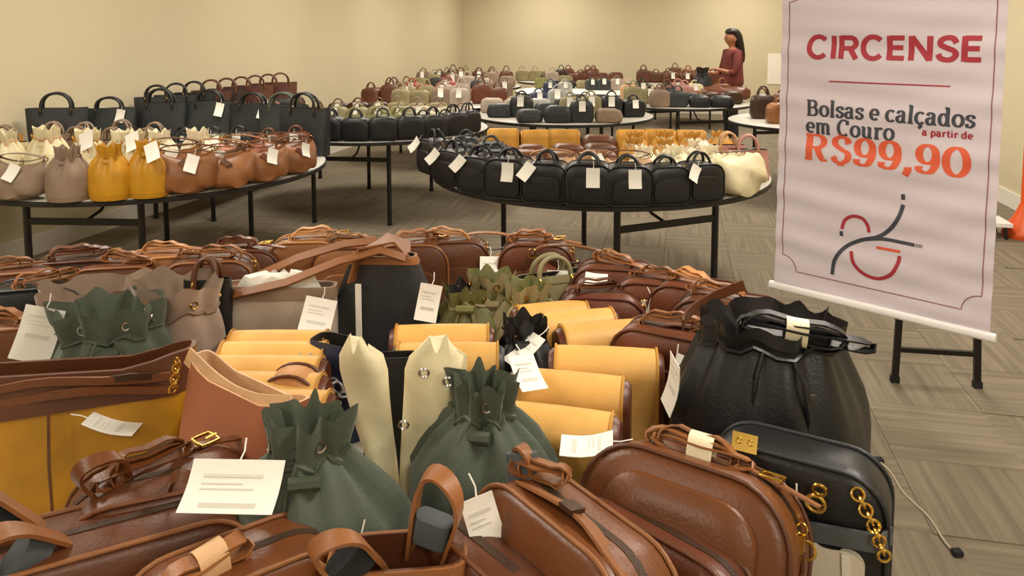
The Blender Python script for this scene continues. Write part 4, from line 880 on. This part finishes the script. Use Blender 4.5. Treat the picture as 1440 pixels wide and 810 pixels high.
# far tables
def fill(T, tdesc, cols, rows=4, n=7, kinds=('far', 'fartag', 'farlow'), zs=1.0, seed=0):
    rnd = random.Random(seed); r = T['r']
    names = ['front row', 'second row', 'third row', 'back row', 'back row']
    for q in range(rows):
        dy = -r * .78 + q * r * 1.5 / max(1, rows - 1); half = math.sqrt(max(.05, (r - .1) ** 2 - dy * dy)); m_ = max(2, min(n, int(2 * half / .225 + .6))); it = []
        for i in range(m_):
            c = cols[q % len(cols)]; f = i / max(1, m_ - 1); c = c[min(len(c) - 1, int(f * len(c)))]
            it += S(rnd.choice(kinds), c, c, f'{NICE.get(c, c)} handbag', 1, zs=zs * rnd.uniform(.9, 1.15))
        row(T, tdesc, names[q if q < rows - 1 else 3], dy, it, 0, .012, 0, 1.15)
NICE = dict(darkbrown='dark brown', redbrown='russet', redb='russet', black='black', charcoal='charcoal', slate='slate grey', silver='silver grey', honey='honey yellow', nude='pale nude')
fill(T5, 'corner table', [['khaki', 'khaki', 'taupe', 'greige'], ['brown', 'khaki', 'greige', 'redbrown'], ['brown', 'red', 'red', 'taupe'], ['redbrown', 'red', 'red', 'red', 'slate']], 4, 8, seed=1, zs=1.1)
fill(T6, 'middle table', [['slate', 'charcoal', 'charcoal', 'taupe'], ['charcoal', 'slate', 'khaki', 'black'], ['greige', 'silver', 'black', 'slate'], ['taupe', 'navy', 'silver', 'charcoal']], 4, 7, ('farlow', 'farlow', 'fartag'), seed=2)
fill(T8, "woman's table", [['taupe', 'slate', 'black'], ['khaki', 'black', 'charcoal', 'darkbrown'], ['nude', 'redbrown', 'pink', 'tan'], ['black', 'cream', 'pink', 'cream']], 4, 6, seed=3)
fill(T7, 'white-topped table', [['silver', 'white'], ['redbrown', 'brown']][1:], 1, 5, seed=4) if False else None
row(T7, 'white-topped table', 'back row', .55, S('far', 'olive', 'olive', 'olive handbag') + S('farlow', 'black', 'black', 'low black bag', 2) + S('farlow', 'khaki', 'khaki', 'low khaki bag') + S('far', 'redbrown', 'brown', 'russet handbag', 2))
row(T7, 'white-topped table', 'middle row', .15, S('fartag', 'slate', 'slate', 'slate handbag', 2) + S('fartag', 'greige', 'taupe', 'greige handbag'), .4)
row(T7, 'white-topped table', 'front row', -.6, S('fartag', 'navy', 'slate', 'navy handbag', 1) + S('fartag', 'silver', 'silver', 'silver grey handbag'), -.35)
fill(T9, 'right-hand table', [['darkbrown', 'slate'], ['tan', 'brown', 'brown'], ['darkbrown', 'tan', 'brown'], ['brown', 'darkbrown']], 4, 5, ('far', 'far', 'fartag'), seed=5, zs=1.15)
fill(T10, 'rear left table', [['slate', 'taupe', 'greige'], ['khaki', 'brown', 'taupe'], ['taupe', 'khaki', 'brown'], ['slate', 'khaki', 'brown']], 4, 7, seed=6, zs=1.1)
fill(T12, 'rear middle table', [['greige', 'khaki', 'redbrown'], ['khaki', 'darkbrown', 'brown', 'redbrown'], ['olive', 'darkbrown', 'redbrown', 'redbrown']], 3, 8, ('far', 'farlow'), seed=8)
fill(T11, 'rear right table', [['redbrown', 'brown', 'redbrown'], ['brown', 'redbrown'], ['brown', 'redbrown', 'tan']], 3, 7, seed=7)
p = Vector((T8['c'][0] + .62, T8['c'][1] + .1, TZ))
place(kit_hobo(.62, .2, .34, .0, 0, 71, None, False), p, -30, "large tan brown leather bag lying at the right end of the woman's table", group='large bags', main='redbrown', trim='brown')

# ------------------------------------------------------------------ the woman at the back
def skin_obj(name, pts, edges, radii, mt, parent, root=0, sub=2):
    me = bpy.data.meshes.new(name); me.from_pydata(pts, edges, []); me.update(); me.materials.append(MATS[mt])
    o = ob(name, me, parent); md = o.modifiers.new('skin', 'SKIN'); md.use_smooth_shade = True
    for i, r_ in enumerate(radii):
        sv = me.skin_vertices[0].data[i] if me.skin_vertices else None
        if sv: sv.radius = r_ if isinstance(r_, tuple) else (r_, r_); sv.use_root = (i == root)
    s_ = o.modifiers.new('sub', 'SUBSURF'); s_.levels = sub; s_.render_levels = sub
    return o
def chainpts(specs):
    """specs: list of (list of (point, radius), attach index or None) -> pts, edges, radii"""
    P, E, Rr = [], [], []
    for pts, at in specs:
        prev = at
        for p, r_ in pts:
            P.append(p); Rr.append(r_); i = len(P) - 1
            if prev is not None: E.append((prev, i))
            prev = i
    return P, E, Rr
wp = hity(1030, 60, 11.0)
wo = emp('person', (wp.x, wp.y, 0), (0, 0, R(-80))); tag(wo, 'person with long dark hair in a maroon top standing at the back, facing left', 'person')
# local frame: facing -y, x to the figure's left
body = [([((0, 0, .92), (.12, .09)), ((0, .0, 1.05), (.11, .08)), ((0, .01, 1.2), (.12, .085)), ((0, .01, 1.33), (.115, .07)), ((0, .0, 1.40), (.045, .045)), ((0, -.01, 1.45), (.045, .05)), ((0, -.02, 1.49), (.078, .10)), ((0, -.02, 1.56), (.088, .11)), ((0, -.01, 1.61), (.06, .075))], None)]
for s in (-1, 1):
    body.append(([((s * .09, 0, .86), .085), ((s * .095, -.01, .5), .055), ((s * .095, .01, .28), .05), ((s * .095, .03, .08), .035), ((s * .1, -.04, .035), (.035, .03)), ((s * .1, -.14, .025), (.035, .02))], 0))
    body.append(([((s * .16, .0, 1.33), .05), ((s * .2, -.02, 1.18), .042), ((s * .2, -.06, 1.04), .036), ((s * .15, -.2, 1.02 + .06 * (s > 0)), .03), ((s * .12, -.29, 1.04 + .06 * (s > 0)), .022), ((s * .115, -.33, 1.045 + .06 * (s > 0)), (.03, .014))], 3))
P, E, Rr = chainpts(body)
hands = [i for i, p in enumerate(P) if abs(p[1] + .33) < 1e-6]
for hi in hands:
    bx_, by_, bz_ = P[hi]; s = 1 if bx_ > 0 else -1
    for q in range(4):
        a = len(P); ln = (.05, .06, .056, .044)[q]; x = bx_ + (q - 1.5) * .017
        P += [(x, by_ - .035, bz_), (x, by_ - .035 - ln * .6, bz_ - .006), (x, by_ - .035 - ln, bz_ - .025)]; Rr += [.0085, .008, .007]; E += [(hi, a), (a, a + 1), (a + 1, a + 2)]
    a = len(P); P += [(bx_ - s * .032, by_ - .01, bz_ - .01), (bx_ - s * .045, by_ - .04, bz_ - .02)]; Rr += [.0095, .008]; E += [(hi, a), (a, a + 1)]
skin_obj('body', P, E, Rr, 'skin', wo, 0)
P, E, Rr = chainpts([([((0, .01, .80), (.19, .18)), ((0, .01, .95), (.18, .17)), ((0, .01, 1.08), (.165, .155)), ((0, .015, 1.22), (.16, .145)), ((0, .015, 1.34), (.135, .1)), ((0, .0, 1.385), (.07, .06))], None)] + [([((s * .16, .0, 1.335), .066), ((s * .205, -.02, 1.18), .058), ((s * .203, -.065, 1.04), .054), ((s * .17, -.15, 1.03 + .04 * (s > 0)), .048)], 4) for s in (-1, 1)])
skin_obj('top', P, E, Rr, 'blouse', wo, 0)
P, E, Rr = chainpts([([((0, 0, .93), (.128, .1)), ((0, 0, .86), (.13, .1))], None)] + [([((s * .09, 0, .8), .1), ((s * .096, -.01, .5), .072), ((s * .096, .01, .28), .066), ((s * .096, .025, .1), .06)], 1) for s in (-1, 1)])
skin_obj('trousers', P, E, Rr, 'trousers', wo, 0)
P, E, Rr = chainpts([([((0, -.10, 1.60), (.07, .035)), ((0, -.055, 1.635), (.095, .055)), ((0, .02, 1.625), (.105, .075)), ((0, .06, 1.565), (.105, .085)), ((0, .085, 1.49), (.1, .075)), ((0, .12, 1.38), (.095, .06)), ((0, .145, 1.26), (.08, .05)), ((0, .15, 1.16), (.05, .03))], None)])
skin_obj('hair', P, E, Rr, 'hair', wo, 0)
for s in (-1, 1):
    g = G(); g.disc((0, 0, 0), .011, .006, 10); g.move(Matrix.Translation((s * .03, -.104, 1.54)) @ Matrix.Rotation(R(90), 4, 'X')); ob('eye', g.mesh('eye', 'hair'), wo)
    g = G(); g.torus((s * .072, .0, 1.525), (1, 0, .2), .018, .008, 10, 5, 1, 1.4); ob('ear', g.mesh('ear', 'skin'), wo)
g = G(); g.tube([(0, -.094, 1.55), (0, -.122, 1.522), (0, -.104, 1.514)], [.006, .011, .008], 6); ob('nose', g.mesh('nose', 'skin'), wo)
g = G(); g.tube([(-.022, -.094, 1.487), (0, -.103, 1.489), (.022, -.094, 1.487)], [.003, .006, .003], 6); ob('mouth', g.mesh('mouth', 'blouse'), wo)
p = hity(985, 128, 10.35); zz = TZ
q = hity(988, 100, 10.4); place(kit_bucket(.13, .11, .40, 6, 81, eyelets=0), (q.x, q.y, TZ), 0, 'black drawstring bag standing up in front of the person in maroon', group='large bags', name='bucket_bag', main='black', trim='black', toggle='black')
